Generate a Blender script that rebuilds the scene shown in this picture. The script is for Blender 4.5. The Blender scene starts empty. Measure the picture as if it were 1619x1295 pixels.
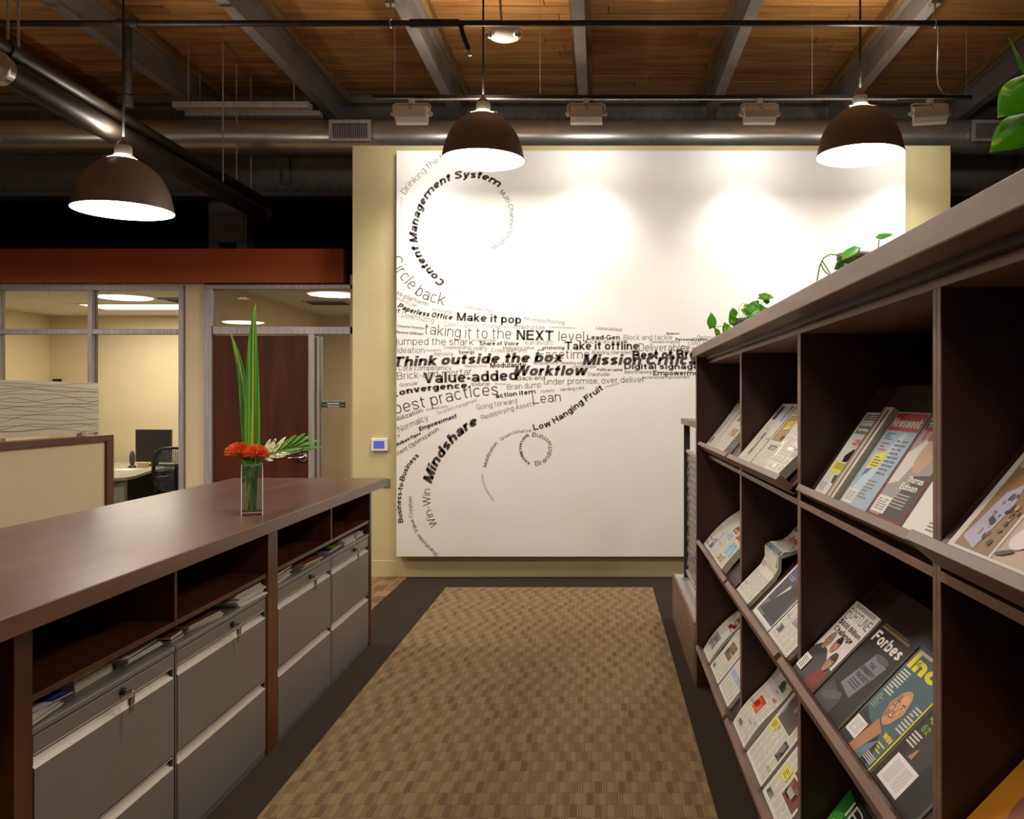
import bpy, bmesh, math, random
from mathutils import Vector, Matrix
random.seed(7)
C = bpy.context.scene.collection
sc = bpy.context.scene
PI = math.pi
# ------------------------------------------------------------------ camera, world, exposure
F, VX, VY, H = 1350.0, 948.0, 632.0, 1.57
cam_d = bpy.data.cameras.new('camera'); cam = bpy.data.objects.new('camera', cam_d); C.objects.link(cam)
cam.location = (0, 0, H); cam.rotation_euler = (PI/2, 0, 0)
cam_d.sensor_fit = 'HORIZONTAL'; cam_d.sensor_width = 36.0; cam_d.lens = F/1619*36.0
cam_d.shift_x = (809.5-VX)/1619; cam_d.shift_y = -(647.5-VY)/1619
cam_d.clip_start = .05
sc.camera = cam
w = bpy.data.worlds.new('world'); sc.world = w; w.use_nodes = True
w.node_tree.nodes['Background'].inputs[0].default_value = (1.0, .87, .74, 1)
w.node_tree.nodes['Background'].inputs[1].default_value = .17
sc.view_settings.view_transform = 'Standard'; sc.view_settings.look = 'None'
sc.view_settings.gamma = 1.0; sc.view_settings.use_curve_mapping = False
sc.view_settings.exposure = 0.0
PEND_W, WASH_W, OFFICE_W, UP_W, SPOT_W = 30.0, 5.6, 54.0, 9.0, 50.0
try:
    sc.cycles.sample_clamp_indirect = 6.0
    sc.cycles.max_bounces = 8
except Exception: pass

# ------------------------------------------------------------------ helpers
def lin(c):
    return tuple((x/12.92 if x <= .04045 else ((x+.055)/1.055)**2.4) for x in c[:3])
def px(x, y, Y):
    return Vector(((x-VX)/F*Y, Y, H-(y-VY)/F*Y))
WM = {}
def wm(o): return WM.get(o.name, Matrix.Identity(4))
def tag(o, label=None, cat=None, group=None, kind=None):
    if label: o['label'] = label
    if cat: o['category'] = cat
    if group: o['group'] = group
    if kind: o['kind'] = kind
    return o
def thing(name, label, cat, loc=(0,0,0), group=None, kind=None, M=None):
    o = bpy.data.objects.new(name, None); C.objects.link(o)
    o.empty_display_size = .05
    M = M or Matrix.Translation(Vector(loc))
    o.matrix_world = M; WM[o.name] = M.copy()
    return tag(o, label, cat, group, kind)
class MB:
    def __init__(s): s.v = []; s.f = []; s.sm = []; s.col = []
    def add(s, vs, fs, smooth=False, col=None):
        b = len(s.v); s.v += [tuple(p) for p in vs]
        for f in fs: s.f.append(tuple(b+i for i in f)); s.sm.append(smooth); s.col.append(col)
        return s
    def box(s, x0, x1, y0, y1, z0, z1, col=None):
        x0, x1 = min(x0,x1), max(x0,x1); y0, y1 = min(y0,y1), max(y0,y1); z0, z1 = min(z0,z1), max(z0,z1)
        return s.add([(x0,y0,z0),(x1,y0,z0),(x1,y1,z0),(x0,y1,z0),(x0,y0,z1),(x1,y0,z1),(x1,y1,z1),(x0,y1,z1)],
                     [(0,3,2,1),(4,5,6,7),(0,1,5,4),(1,2,6,5),(2,3,7,6),(3,0,4,7)], col=col)
    def obox(s, M, x0, x1, y0, y1, z0, z1):
        t = MB().box(x0,x1,y0,y1,z0,z1)
        return s.add([M @ Vector(p) for p in t.v], t.f)
    def tube(s, pts, r, n=10, cap=True):
        pts = [Vector(p) for p in pts]; rs = r if isinstance(r, (list,tuple)) else [r]*len(pts)
        vs = []; fs = []; prev = None
        for i, p in enumerate(pts):
            d = (pts[min(i+1,len(pts)-1)]-pts[max(i-1,0)]).normalized()
            if prev is None:
                a = Vector((0,0,1)) if abs(d.z) < .9 else Vector((1,0,0))
                u = d.cross(a).normalized()
            else: u = (prev - d*prev.dot(d)).normalized()
            prev = u; v = d.cross(u)
            for k in range(n):
                t = 2*PI*k/n; vs.append(p+(u*math.cos(t)+v*math.sin(t))*rs[i])
        for i in range(len(pts)-1):
            for k in range(n):
                a = i*n+k; b = i*n+(k+1) % n
                fs.append((a, b, b+n, a+n))
        s.add(vs, fs, True)
        if cap:
            m = len(pts)-1
            s.add([vs[k] for k in range(n)], [tuple(range(n))[::-1]])
            s.add([vs[m*n+k] for k in range(n)], [tuple(range(n))])
        return s
    def lathe(s, prof, c=(0,0,0), n=28, smooth=True, closed=False):
        vs = []; fs = []
        for r, z in prof:
            for k in range(n):
                t = 2*PI*k/n; vs.append((c[0]+r*math.cos(t), c[1]+r*math.sin(t), c[2]+z))
        for i in range(len(prof)-1):
            for k in range(n):
                a = i*n+k; b = i*n+(k+1) % n; fs.append((a, b, b+n, a+n))
        return s.add(vs, fs, smooth)
    def disc(s, c, r, n=28, up=True, axis='z'):
        vs = []
        for k in range(n):
            t = 2*PI*k/n; a, b = r*math.cos(t), r*math.sin(t)
            vs.append((c[0]+a, c[1]+b, c[2]) if axis == 'z' else (c[0]+a, c[1], c[2]+b) if axis == 'y' else (c[0], c[1]+a, c[2]+b))
        return s.add(vs, [tuple(range(n)) if up else tuple(range(n))[::-1]])
    def prism(s, poly, axis, a, b):
        n = len(poly)
        def P(p, t):
            return (p[0], p[1], t) if axis == 'z' else (p[0], t, p[1]) if axis == 'y' else (t, p[0], p[1])
        vs = [P(p, a) for p in poly]+[P(p, b) for p in poly]
        return s.add(vs, [tuple(range(n))[::-1], tuple(range(n, 2*n))]+[(i, (i+1) % n, n+(i+1) % n, n+i) for i in range(n)])
    def sphere(s, c, r, n=12, m=8, sc3=(1,1,1)):
        prof = [(max(1e-4, math.sin(PI*i/m)), -math.cos(PI*i/m)) for i in range(m+1)]
        t = MB().lathe(prof, (0,0,0), n)
        return s.add([(c[0]+p[0]*r*sc3[0], c[1]+p[1]*r*sc3[1], c[2]+p[2]*r*sc3[2]) for p in t.v], t.f, True)
    def build(s, name, mat, parent=None, bevel=0, local=False, fix=True):
        me = bpy.data.meshes.new(name)
        M = wm(parent) if parent else Matrix.Identity(4)
        vs = s.v if (local or not parent) else [M.inverted() @ Vector(p) for p in s.v]
        me.from_pydata([tuple(p) for p in vs], [], s.f)
        me.polygons.foreach_set('use_smooth', s.sm)
        if any(c is not None for c in s.col):
            at = me.color_attributes.new('Col', 'FLOAT_COLOR', 'CORNER')
            buf = []
            for p, c in zip(me.polygons, s.col):
                c = lin(c or (1,1,1)); buf += [c[0], c[1], c[2], 1.0]*p.loop_total
            at.data.foreach_set('color', buf)
        elif fix:
            bm = bmesh.new(); bm.from_mesh(me); bmesh.ops.recalc_face_normals(bm, faces=bm.faces); bm.to_mesh(me); bm.free()
        me.materials.append(mat)
        o = bpy.data.objects.new(name, me); C.objects.link(o)
        if parent: o.parent = parent
        WM[o.name] = M.copy()
        if bevel:
            b = o.modifiers.new('bevel', 'BEVEL'); b.width = bevel; b.segments = 2; b.limit_method = 'ANGLE'; b.angle_limit = .7
        return o
def box(name, mat, x0, x1, y0, y1, z0, z1, parent=None, bevel=0):
    return MB().box(x0,x1,y0,y1,z0,z1).build(name, mat, parent, bevel)
def struct(o, label=None, cat=None): return tag(o, label, cat, None, 'structure')
def copy_tree(o, parent=None, loc=None):
    c = o.copy(); C.objects.link(c)
    if parent: c.parent = parent
    if loc is not None: c.location = loc
    WM[c.name] = Matrix.Translation(c.location) if loc is not None else wm(o)
    for ch in list(o.children):
        copy_tree(ch, c)
    return c

# ------------------------------------------------------------------ materials
def newmat(name):
    m = bpy.data.materials.new(name); m.use_nodes = True
    return m, m.node_tree, m.node_tree.nodes['Principled BSDF']
def mat(name, c, rough=.5, metal=0.0, c2=None, scale=(4,4,4), detail=4, bump=0, spec=.5, coat=0, rnd=0, lo=.35, hi=.65, obj=False):
    m, nt, b = newmat(name)
    b.inputs['Base Color'].default_value = (*lin(c), 1); b.inputs['Roughness'].default_value = rough
    b.inputs['Metallic'].default_value = metal; b.inputs['Specular IOR Level'].default_value = spec
    b.inputs['Coat Weight'].default_value = coat
    if c2 is not None or bump:
        N, L = nt.nodes, nt.links
        g = N.new('ShaderNodeNewGeometry') if not obj else N.new('ShaderNodeTexCoord')
        mp = N.new('ShaderNodeMapping'); mp.inputs['Scale'].default_value = scale
        L.new(g.outputs['Position' if not obj else 'Object'], mp.inputs['Vector'])
        vec = mp.outputs[0]
        if rnd:
            oi = N.new('ShaderNodeObjectInfo'); mul = N.new('ShaderNodeVectorMath'); mul.operation = 'SCALE'
            cb = N.new('ShaderNodeCombineXYZ'); L.new(oi.outputs['Random'], cb.inputs[0]); L.new(oi.outputs['Random'], cb.inputs[2])
            L.new(cb.outputs[0], mul.inputs[0]); mul.inputs['Scale'].default_value = 37
            ad = N.new('ShaderNodeVectorMath'); L.new(mul.outputs[0], ad.inputs[0]); L.new(vec, ad.inputs[1]); vec = ad.outputs[0]
        n = N.new('ShaderNodeTexNoise'); n.inputs['Scale'].default_value = 1; n.inputs['Detail'].default_value = detail
        n.inputs['Distortion'].default_value = .4
        L.new(vec, n.inputs['Vector'])
        if c2 is not None:
            r = N.new('ShaderNodeValToRGB'); r.color_ramp.elements[0].position = lo; r.color_ramp.elements[1].position = hi
            r.color_ramp.elements[0].color = (*lin(c), 1); r.color_ramp.elements[1].color = (*lin(c2), 1)
            L.new(n.outputs['Fac'], r.inputs[0]); out = r.outputs[0]
            if rnd:
                hs = N.new('ShaderNodeHueSaturation'); mr = N.new('ShaderNodeMapRange')
                mr.inputs[3].default_value = 1-rnd; mr.inputs[4].default_value = 1+rnd
                L.new(oi.outputs['Random'], mr.inputs[0]); L.new(mr.outputs[0], hs.inputs['Value']); L.new(out, hs.inputs['Color']); out = hs.outputs[0]
            L.new(out, b.inputs['Base Color'])
        if bump:
            bp = N.new('ShaderNodeBump'); bp.inputs['Strength'].default_value = bump; bp.inputs['Distance'].default_value = .005
            L.new(n.outputs['Fac'], bp.inputs['Height']); L.new(bp.outputs[0], b.inputs['Normal'])
    return m
def emit(name, c, s):
    m, nt, b = newmat(name); b.inputs['Base Color'].default_value = (*c, 1)
    b.inputs['Emission Color'].default_value = (*c, 1); b.inputs['Emission Strength'].default_value = s
    return m
def attrmat(name, rough, coat=0):
    m, nt, b = newmat(name); a = nt.nodes.new('ShaderNodeVertexColor'); a.layer_name = 'Col'
    nt.links.new(a.outputs[0], b.inputs['Base Color']); b.inputs['Roughness'].default_value = rough
    b.inputs['Specular IOR Level'].default_value = .25
    return m
def glassmat(name, tint=(1,1,1), frost=0.0, frostcol=(.8,.8,.7), boost=1.0):
    m, nt, b = newmat(name); N, L = nt.nodes, nt.links
    N.remove(b); out = [n for n in N if n.type == 'OUTPUT_MATERIAL'][0]
    tr = N.new('ShaderNodeBsdfTransparent'); tr.inputs[0].default_value = (*tint, 1)
    gl = N.new('ShaderNodeBsdfGlossy'); gl.inputs['Roughness'].default_value = 0.0
    fr = N.new('ShaderNodeFresnel'); fr.inputs[0].default_value = 1.45
    mul = N.new('ShaderNodeMath'); mul.operation = 'MULTIPLY'; mul.inputs[1].default_value = boost
    L.new(fr.outputs[0], mul.inputs[0])
    mx = N.new('ShaderNodeMixShader'); L.new(mul.outputs[0], mx.inputs[0]); L.new(tr.outputs[0], mx.inputs[1]); L.new(gl.outputs[0], mx.inputs[2])
    res = mx
    if frost:
        df = N.new('ShaderNodeBsdfTranslucent'); df.inputs[0].default_value = (*lin(frostcol), 1)
        d2 = N.new('ShaderNodeBsdfDiffuse'); d2.inputs[0].default_value = (*lin(frostcol), 1)
        a = N.new('ShaderNodeMixShader'); a.inputs[0].default_value = .5; L.new(df.outputs[0], a.inputs[1]); L.new(d2.outputs[0], a.inputs[2])
        m2 = N.new('ShaderNodeMixShader'); m2.inputs[0].default_value = frost
        L.new(mx.outputs[0], m2.inputs[1]); L.new(a.outputs[0], m2.inputs[2]); res = m2
    L.new(res.outputs[0], out.inputs[0])
    return m
M_wood = mat('cherry_wood', (.38,.21,.11), .34, c2=(.29,.155,.08), scale=(14,1.6,14), detail=6, bump=.04)
M_woodz = mat('cherry_wood_upright', (.38,.21,.11), .36, c2=(.29,.15,.08), scale=(12,12,1.2), detail=6, bump=.04)
M_laminate = mat('laminate_top', (.42,.29,.235), .30, c2=(.35,.235,.185), scale=(9,1.4,9), detail=6, bump=.02)
M_door = mat('door_veneer', (.33,.15,.065), .5, spec=.25, c2=(.26,.11,.045), scale=(10,10,1.0), detail=6)
M_rack = mat('rack_wood_lit', (.53,.405,.345), .42, c2=(.44,.325,.27), scale=(14,2.0,14), detail=6, bump=.05)  # rack fronts lightened, the light they catch is in the colour
M_rackshade = mat('rack_wood_shaded', (.225,.10,.06), .45, c2=(.165,.07,.04), scale=(12,12,1.5), detail=5)  # same wood darkened, shade of the rack's inside put into the colour
M_wall = mat('khaki_paint', (.80,.735,.545), .75, c2=(.775,.71,.52), scale=(3,3,3), bump=.02)
M_wallin = mat('office_paint', (.84,.76,.62), .75, c2=(.82,.74,.60), scale=(2,2,2))
M_orange = mat('rust_orange_paint', (.64,.29,.07), .6, c2=(.62,.28,.065), scale=(1.5,1.5,1.5))
M_alu = mat('brushed_aluminium', (.72,.68,.67), .42, .25, c2=(.62,.59,.58), scale=(40,40,3))
M_chrome = mat('chrome', (.75,.74,.72), .15, 1.0)
M_filing = mat('filing_grey_metal', (.53,.51,.50), .38, .4, c2=(.515,.495,.485), scale=(3,3,3))
M_filedark = mat('dark_metal_gap_shade', (.16,.14,.13), .6)  # dark metal parts, also the shade put into drawer gaps
M_steel = mat('painted_beam_steel', (.52,.49,.47), .6, 0, c2=(.45,.425,.405), scale=(3,3,3), detail=5, bump=.05)
M_girder = mat('riveted_girder_paint', (.47,.44,.42), .65, 0, c2=(.40,.375,.355), scale=(4,4,4), detail=5, bump=.06)
M_pipe = mat('black_iron_pipe', (.20,.175,.155), .5, .4, c2=(.14,.12,.105), scale=(20,4,20), detail=5)
M_duct = mat('galvanised_duct', (.78,.77,.75), .30, .8, c2=(.68,.67,.65), scale=(3,3,9), detail=3)
M_shade = mat('bronze_enamel_shade', (.47,.395,.35), .36, 0, c2=(.445,.375,.33), scale=(6,6,6))
M_white = mat('white_fixture_enamel', (.86,.83,.80), .45)
M_offwhite = mat('white_plastic', (.90,.89,.86), .4)
M_black = mat('black_plastic', (.06,.055,.055), .4)
M_cord = mat('black_cord', (.03,.03,.03), .6)
M_darkroom = mat('room_darkness', (.10,.08,.07), .9, c2=(.085,.07,.06), scale=(1,1,1))  # near-black tone carries the darkness of the unlit depth
M_plank = mat('pine_plank', (.78,.57,.32), .6, c2=(.62,.42,.22), scale=(1.4,16,16), detail=7, bump=.05, rnd=.2, obj=False)
M_nailer = mat('rough_sawn_nailer', (.60,.47,.28), .75, c2=(.46,.35,.2), scale=(18,2,18), detail=6, bump=.1)
M_tile = mat('acoustic_tile', (.90,.87,.80), .9, c2=(.88,.85,.78), scale=(60,60,60), bump=.1)
M_canvas = mat('mural_canvas', (.93,.92,.90), .6, c2=(.90,.86,.78), scale=(.8,.8,.9), detail=2, lo=.5, hi=.85)
M_glass = glassmat('window_glass', (.97,.985,.975))
M_screen = glassmat('etched_glass', (.93,.93,.9), .55, (.93,.90,.82))
M_paper = mat('paper', (.88,.86,.82), .7)
M_edge = mat('page_edges', (.80,.77,.71), .8, c2=(.70,.67,.61), scale=(3,3,400), detail=2)
M_cover = attrmat('glossy_print', .5, .0)
M_news = attrmat('newsprint', .8)
M_flat = attrmat('flat_print', .6)
M_leaf = mat('pothos_leaf', (.26,.58,.13), .45, c2=(.40,.68,.18), scale=(18,18,18), detail=3, lo=.45, hi=.75, obj=True)
M_leafc = mat('variegated_pothos_leaf', (.26,.58,.07), .3, c2=(.72,.80,.30), scale=(26,26,26), detail=2, lo=.56, hi=.68, obj=True)
M_stem = mat('plant_stem', (.66,.76,.32), .5)
M_soil = mat('potting_soil', (.12,.08,.05), .95, c2=(.07,.05,.03), scale=(90,90,90), bump=.4)
M_pot = mat('ribbed_pot', (.50,.45,.40), .6, c2=(.40,.35,.31), scale=(60,60,4))
M_lens = emit('lamp_glow', (1, .93, .80), 14.0)
M_collar = emit('lamp_neck_glow', (1, .88, .68), 4.0)
M_panel = emit('troffer_glow', (1, .93, .80), 3.5)
M_blue = emit('thermostat_screen', (.07, .08, .36), .6)

# node helper for the woven carpet
def carpet(name, dark, mid, light, row=.10, cell=.040):
    m, nt, b = newmat(name); N, L = nt.nodes, nt.links
    b.inputs['Roughness'].default_value = .95; b.inputs['Specular IOR Level'].default_value = .15
    g = N.new('ShaderNodeNewGeometry'); sp = N.new('ShaderNodeSeparateXYZ'); L.new(g.outputs['Position'], sp.inputs[0])
    def mt(op, a, c=None, d=None):
        n = N.new('ShaderNodeMath'); n.operation = op
        for i, q in enumerate((a, c, d)):
            if q is None: continue
            if isinstance(q, (int, float)): n.inputs[i].default_value = q
            else: L.new(q, n.inputs[i])
        return n.outputs[0]
    X, Y = sp.outputs[0], sp.outputs[1]
    r = mt('FLOOR', mt('DIVIDE', Y, row))
    xs = mt('ADD', mt('DIVIDE', X, cell), mt('MULTIPLY', mt('PINGPONG', r, 3), 1.37))
    c = mt('FLOOR', xs); fx = mt('FRACT', xs); k = mt('FLOORED_MODULO', c, 4)
    cb = N.new('ShaderNodeCombineXYZ'); L.new(c, cb.inputs[0]); L.new(r, cb.inputs[1])
    wn = N.new('ShaderNodeTexWhiteNoise'); wn.noise_dimensions = '2D'; L.new(cb.outputs[0], wn.inputs['Vector'])
    # lightness by kind of cell
    is0 = mt('COMPARE', k, 0, .1); is1 = mt('COMPARE', k, 1, .1); is2 = mt('COMPARE', k, 2, .1); is3 = mt('COMPARE', k, 3, .1)
    st = mt('GREATER_THAN', mt('FRACT', mt('MULTIPLY', fx, 2.5)), .5)
    v = mt('ADD', mt('ADD', mt('MULTIPLY', is0, .72), mt('MULTIPLY', is1, mt('ADD', .42, mt('MULTIPLY', wn.outputs['Value'], .3)))),
           mt('ADD', mt('MULTIPLY', is2, mt('ADD', .12, mt('MULTIPLY', wn.outputs['Value'], .35))), mt('MULTIPLY', is3, mt('ADD', .25, mt('MULTIPLY', st, .5)))))
    rib = mt('MULTIPLY', mt('SINE', mt('MULTIPLY', X, 2*PI/.0085)), .13)
    edge = mt('MULTIPLY', mt('LESS_THAN', mt('FRACT', mt('DIVIDE', Y, row)), .05), -.25)
    nz = N.new('ShaderNodeTexNoise'); nz.inputs['Scale'].default_value = 220; L.new(g.outputs['Position'], nz.inputs['Vector'])
    v = mt('ADD', mt('ADD', v, rib), mt('ADD', edge, mt('MULTIPLY', mt('SUBTRACT', nz.outputs['Fac'], .5), .5)))
    cr = N.new('ShaderNodeValToRGB'); e = cr.color_ramp.elements
    e[0].position = 0; e[0].color = (*lin(dark), 1); e[1].position = 1; e[1].color = (*lin(light), 1)
    q = e.new(.5); q.color = (*lin(mid), 1)
    L.new(v, cr.inputs[0]); L.new(cr.outputs[0], b.inputs['Base Color'])
    bp = N.new('ShaderNodeBump'); bp.inputs['Strength'].default_value = .3; bp.inputs['Distance'].default_value = .003
    L.new(v, bp.inputs['Height']); L.new(bp.outputs[0], b.inputs['Normal'])
    return m
M_runner = carpet('woven_runner', (.35,.275,.19), (.475,.385,.27), (.565,.47,.34), .10, .024)
M_hall = carpet('woven_hall_carpet', (.34,.25,.17), (.47,.36,.25), (.60,.48,.34), .2, .08)
M_dark = mat('charcoal_carpet', (.225,.19,.155), .95, c2=(.17,.14,.115), scale=(160,160,160), detail=2, bump=.4, spec=.1)

# ------------------------------------------------------------------ floor and walls
struct(box('floor', M_dark, -12, 8, -4, 14, -.1, 0), 'dark charcoal carpet around the patterned runner', 'floor')
tag(box('carpet_runner', M_runner, -1.283, .443, -3, 7.13, 0, .004), 'brown block-patterned carpet runner down the middle of the aisle', 'carpet')
tag(box('hall_carpet', M_hall, -11, -1.70, 5.6, 8.0, 0, .004), 'duller brown patterned carpet in the side passage left of the mural', 'carpet')
DW = 7.57
struct(box('wall_back', M_wall, -2.19, 3.11, DW, DW+.15, 0, 3.822), 'khaki partition wall that carries the word mural', 'wall')
struct(box('baseboard_back', M_wall, -2.19, 3.11, DW-.014, DW, 0, .145, bevel=.003), 'khaki painted baseboard under the mural', 'baseboard')
struct(box('wall_far', M_darkroom, -12, 8, 14, 14.1, 0, 5), 'near-black wall added far behind to stand for open darkness', 'wall')  # added backdrop, its dark colour stands for the open depth
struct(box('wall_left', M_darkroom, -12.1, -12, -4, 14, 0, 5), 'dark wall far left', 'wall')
struct(box('wall_right', M_wall, 8, 8.1, -4, 14, 0, 5), 'plain wall far right', 'wall')

# ------------------------------------------------------------------ plank ceiling
ceil = struct(box('ceiling', M_darkroom, -12, 8, -4, 14, 4.775, 4.85), 'plank ceiling of warm pine boards', 'ceiling')
PW = .148; y = 6.0; shared = {}
while y < 9.0:
    x = -9.0 + random.uniform(-2.5, 0)
    while x < 6.5:
        L_ = random.choice((2.4, 3.0, 3.6)); dz = random.uniform(0, .004)
        if L_ not in shared:
            shared[L_] = MB().box(.003, L_-.003, .004, PW-.004, 0, .02).build('plank', M_plank, ceil)
            p = shared[L_]
        else:
            p = shared[L_].copy(); C.objects.link(p)
        p.location = (x, y, 4.745+dz)
        x += L_
    y += PW
mb = MB(); y = 6.0-PW
while y > -4:
    mb.box(-12, 8, y+.0025, y+PW-.0025, 4.745, 4.77); y -= PW
o = mb.build('planking', M_plank, ceil); o['kind'] = 'stuff'

for i, (bx, lab) in enumerate([(-5.2,'grey steel ceiling beam, off the left edge of the picture'), (-3.92,'grey steel ceiling beam, leftmost one, above the left pendant lamp'),
        (-2.68,'grey steel ceiling beam above the strip fixtures, second from left'), (-1.43,'grey steel ceiling beam left of the emergency light'),
        (-.155,'grey steel ceiling beam that runs nearly straight up the picture centre'), (1.115,'grey steel ceiling beam right of centre, left of the right pendant lamp'),
        (2.387,'grey steel ceiling beam with the pipe hanger beside the right pendant cord'), (3.65,'grey steel ceiling beam in the top right corner behind the big leaves')]):
    bt = thing('steel_beam', lab, 'beam', (bx, 2, 4.4))
    a, t = .045, .007
    prof = [(-a,0),(a,0),(a,.014),(t,.02),(t,.225),(a,.231),(a,.245),(-a,.245),(-a,.231),(-t,.225),(-t,.02),(-a,.014)]
    MB().prism([(bx+p[0], 4.4+p[1]) for p in prof], 'y', -4, 8.86).build('i_section', M_steel, bt)
    box('wood_nailer', M_nailer, bx-.085, bx+.085, -4, 8.86, 4.646, 4.744, bt)
# riveted girder and columns
gd = thing('riveted_girder', 'deep dark riveted steel girder crossing behind the duct', 'girder', (0,9,3.7))
box('web_plate', M_girder, -12, 8, 9.0, 9.02, 3.72, 4.7, gd)
box('flange', M_girder, -12, 8, 8.88, 9.12, 4.66, 4.74, gd); box('flange', M_girder, -12, 8, 8.88, 9.12, 3.69, 3.72, gd)
box('angle', M_girder, -12, 8, 8.975, 9.0, 4.46, 4.60, gd); box('angle', M_girder, -12, 8, 8.975, 9.0, 3.72, 3.83, gd)
mb = MB()
for k in range(150):
    x = -10+k*.11
    for z in (4.53, 3.775): mb.sphere((x, 8.975, z), .016, 8, 4)
o = mb.build('rivets', M_girder, gd); o['kind'] = 'stuff'
for x in (-6.4, -3.28, -1.0, 1.6, 4.4):
    box('stiffener', M_girder, x-.03, x+.03, 8.93, 9.0, 3.83, 4.46, gd)
def column(xc, lab):
    t = thing('steel_column', lab, 'column', (xc, 9.25, 0))
    for s in (-1, 1):
        box('channel', M_girder, xc+s*.15-.055, xc+s*.15+.055, 9.14, 9.36, 0, 3.69, t)
    box('cover_plate', M_girder, xc-.17, xc+.17, 9.125, 9.14, 3.25, 3.69, t)
    mb = MB()
    for k in range(30):
        for s in (-.18, -.12, .12, .18): mb.sphere((xc+s, 9.135, .3+k*.11), .014, 8, 4)
    o = mb.build('rivets', M_girder, t); o['kind'] = 'stuff'
column(-3.98, 'dark riveted steel column rising behind the orange fascia'); column(4.25, 'dark riveted steel column right of the mural wall')

# ------------------------------------------------------------------ pipes, duct, hangers
sp = thing('sprinkler_pipe', 'long thin black sprinkler pipe crossing right under the ceiling beams', 'pipe', (0, 6.08, 4.25))
MB().tube([(-9,6.08,4.25),(7,6.08,4.25)], .021, 12).build('pipe_run', M_pipe, sp)
MB().tube([(-1.35,6.08,4.25),(-1.0,6.08,4.25)], .03, 12).build('coupling', M_pipe, sp)
h = MB().tube([(-.99,6.08,4.24),(-.97,6.08,4.16),(-.93,6.08,4.06)], .017, 10)
sprk = h.build('sprinkler_drop', M_pipe, sp)
MB().lathe([(.0,.0),(.022,.0),(.012,.03),(.014,.05)], (-.93,6.08,4.02), 12).build('sprinkler_head', M_chrome, sprk)
for hx in (-1.487, 2.387):
    mb = MB().tube([(hx, 6.08, 4.40), (hx, 6.08, 4.285)], .007, 8)
    pts = [(hx+.0, 6.08+.03*math.cos(t), 4.25+.034*math.sin(t)) for t in [2*PI*k/14 for k in range(15)]]
    mb.tube(pts, .006, 6); mb.box(hx-.035, hx+.035, 6.05, 6.11, 4.38, 4.402)
    mb.build('hanger', M_chrome, sp)
vp = px(203, 100, 6.08).x
MB().tube([(vp,6.08,4.25),(vp,6.08,3.68)], .025, 12).build('drop_pipe', M_pipe, sp)
MB().tube([(vp-.07,6.08,4.25),(vp+.07,6.08,4.25)], .032, 12).build('coupling', M_pipe, sp); MB().tube([(vp,6.08,3.73),(vp,6.08,3.66)], .033, 12).build('coupling', M_pipe, sp)

bp = thing('water_main', 'thick black pipe running overhead at the upper left towards the back', 'pipe', (-3.4, 8, 3.44))
MB().tube([(-3.4,2,3.44),(-3.4,13.9,3.44)], .077, 20).build('pipe_run', M_pipe, bp)
for yy in (4.72, 8.55, 8.95):
    MB().lathe([(.078,0),(.088,.005),(.088,.05),(.096,.052),(.096,.09),(.088,.092),(.088,.135),(.078,.14)], n=24).build('coupling', M_pipe if yy > 5 else M_duct, bp, local=True).matrix_local = wm(bp).inverted() @ Matrix.Translation((-3.4, yy, 3.44)) @ Matrix.Rotation(-PI/2, 4, 'X')
s2 = thing('branch_pipe', 'slimmer dark pipe running right above the thick black pipe', 'pipe', (-3.4, 8, 3.585))
MB().tube([(-3.41,2,3.585),(-3.41,13.9,3.585)], .044, 16).build('pipe_run', M_pipe, s2)
for yy in (4.9, 8.7): MB().tube([(-3.41,yy,3.585),(-3.41,yy+.1,3.585)], .053, 16).build('coupling', M_pipe, s2)
for (X_, yy, z0, par) in ((-3.33, 7.55, 3.50, bp), (-3.41, 8.02, 3.60, s2), (-3.41, 8.35, 3.60, s2)):
    mb = MB().tube([(X_, yy, z0), (X_, yy, 4.73)], .006, 8)
    mb.build('hanger_rod', M_alu, par)
for yy, X_ in ((4.95, -3.43), (4.95, -3.37)): MB().tube([(X_, yy, 3.6), (X_, yy, 4.74)], .007, 8).build('hanger_rod', M_alu, s2)

dt = thing('spiral_duct', 'shiny round spiral air duct running along the top of the mural wall', 'duct', (0, 8.15, 4.075))
MB().tube([(-11,8.15,4.075),(7.5,8.15,4.075)], .16, 40).build('duct_body', M_duct, dt)
mb = MB()
for k in range(140):
    x = -10+k*.125
    pts = [(x+.125*j/14-.06, 8.15+.1605*math.cos(2*PI*j/14), 4.075+.1605*math.sin(2*PI*j/14)) for j in range(15)]
    mb.tube(pts, .0028, 4, False)
o = mb.build('seams', M_duct, dt); o['kind'] = 'stuff'
def grille(x0, x1, lab):
    t = thing('air_register', lab, 'vent', ((x0+x1)/2, 7.95, 3.97))
    z0, z1, yf = 3.975, 4.175, 7.955
    box('housing', M_duct, x0+.03, x1-.03, yf+.01, 8.06, z0+.02, z1-.02, t)
    mb = MB(); b_ = .032
    for (a, b, c, d) in ((x0,x1,z0,z0+b_),(x0,x1,z1-b_,z1),(x0,x0+b_,z0+b_,z1-b_),(x1-b_,x1,z0+b_,z1-b_)): mb.box(a,b,yf-.012,yf+.01,c,d)
    mb.build('frame', M_alu, t)
    box('backing', M_black, x0+b_, x1-b_, yf+.006, yf+.009, z0+b_, z1-b_, t)
    mb = MB(); n = 16
    for i in range(1, n): mb.box(x0+b_+(x1-x0-2*b_)*i/n-.002, x0+b_+(x1-x0-2*b_)*i/n+.002, yf-.006, yf-.002, z0+b_, z1-b_)
    for i in range(1, 8): mb.box(x0+b_, x1-b_, yf-.002, yf+.004, z0+b_+(z1-z0-2*b_)*i/8-.002, z0+b_+(z1-z0-2*b_)*i/8+.002)
    o = mb.build('louvres', M_alu, t); o['kind'] = 'stuff'
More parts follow.
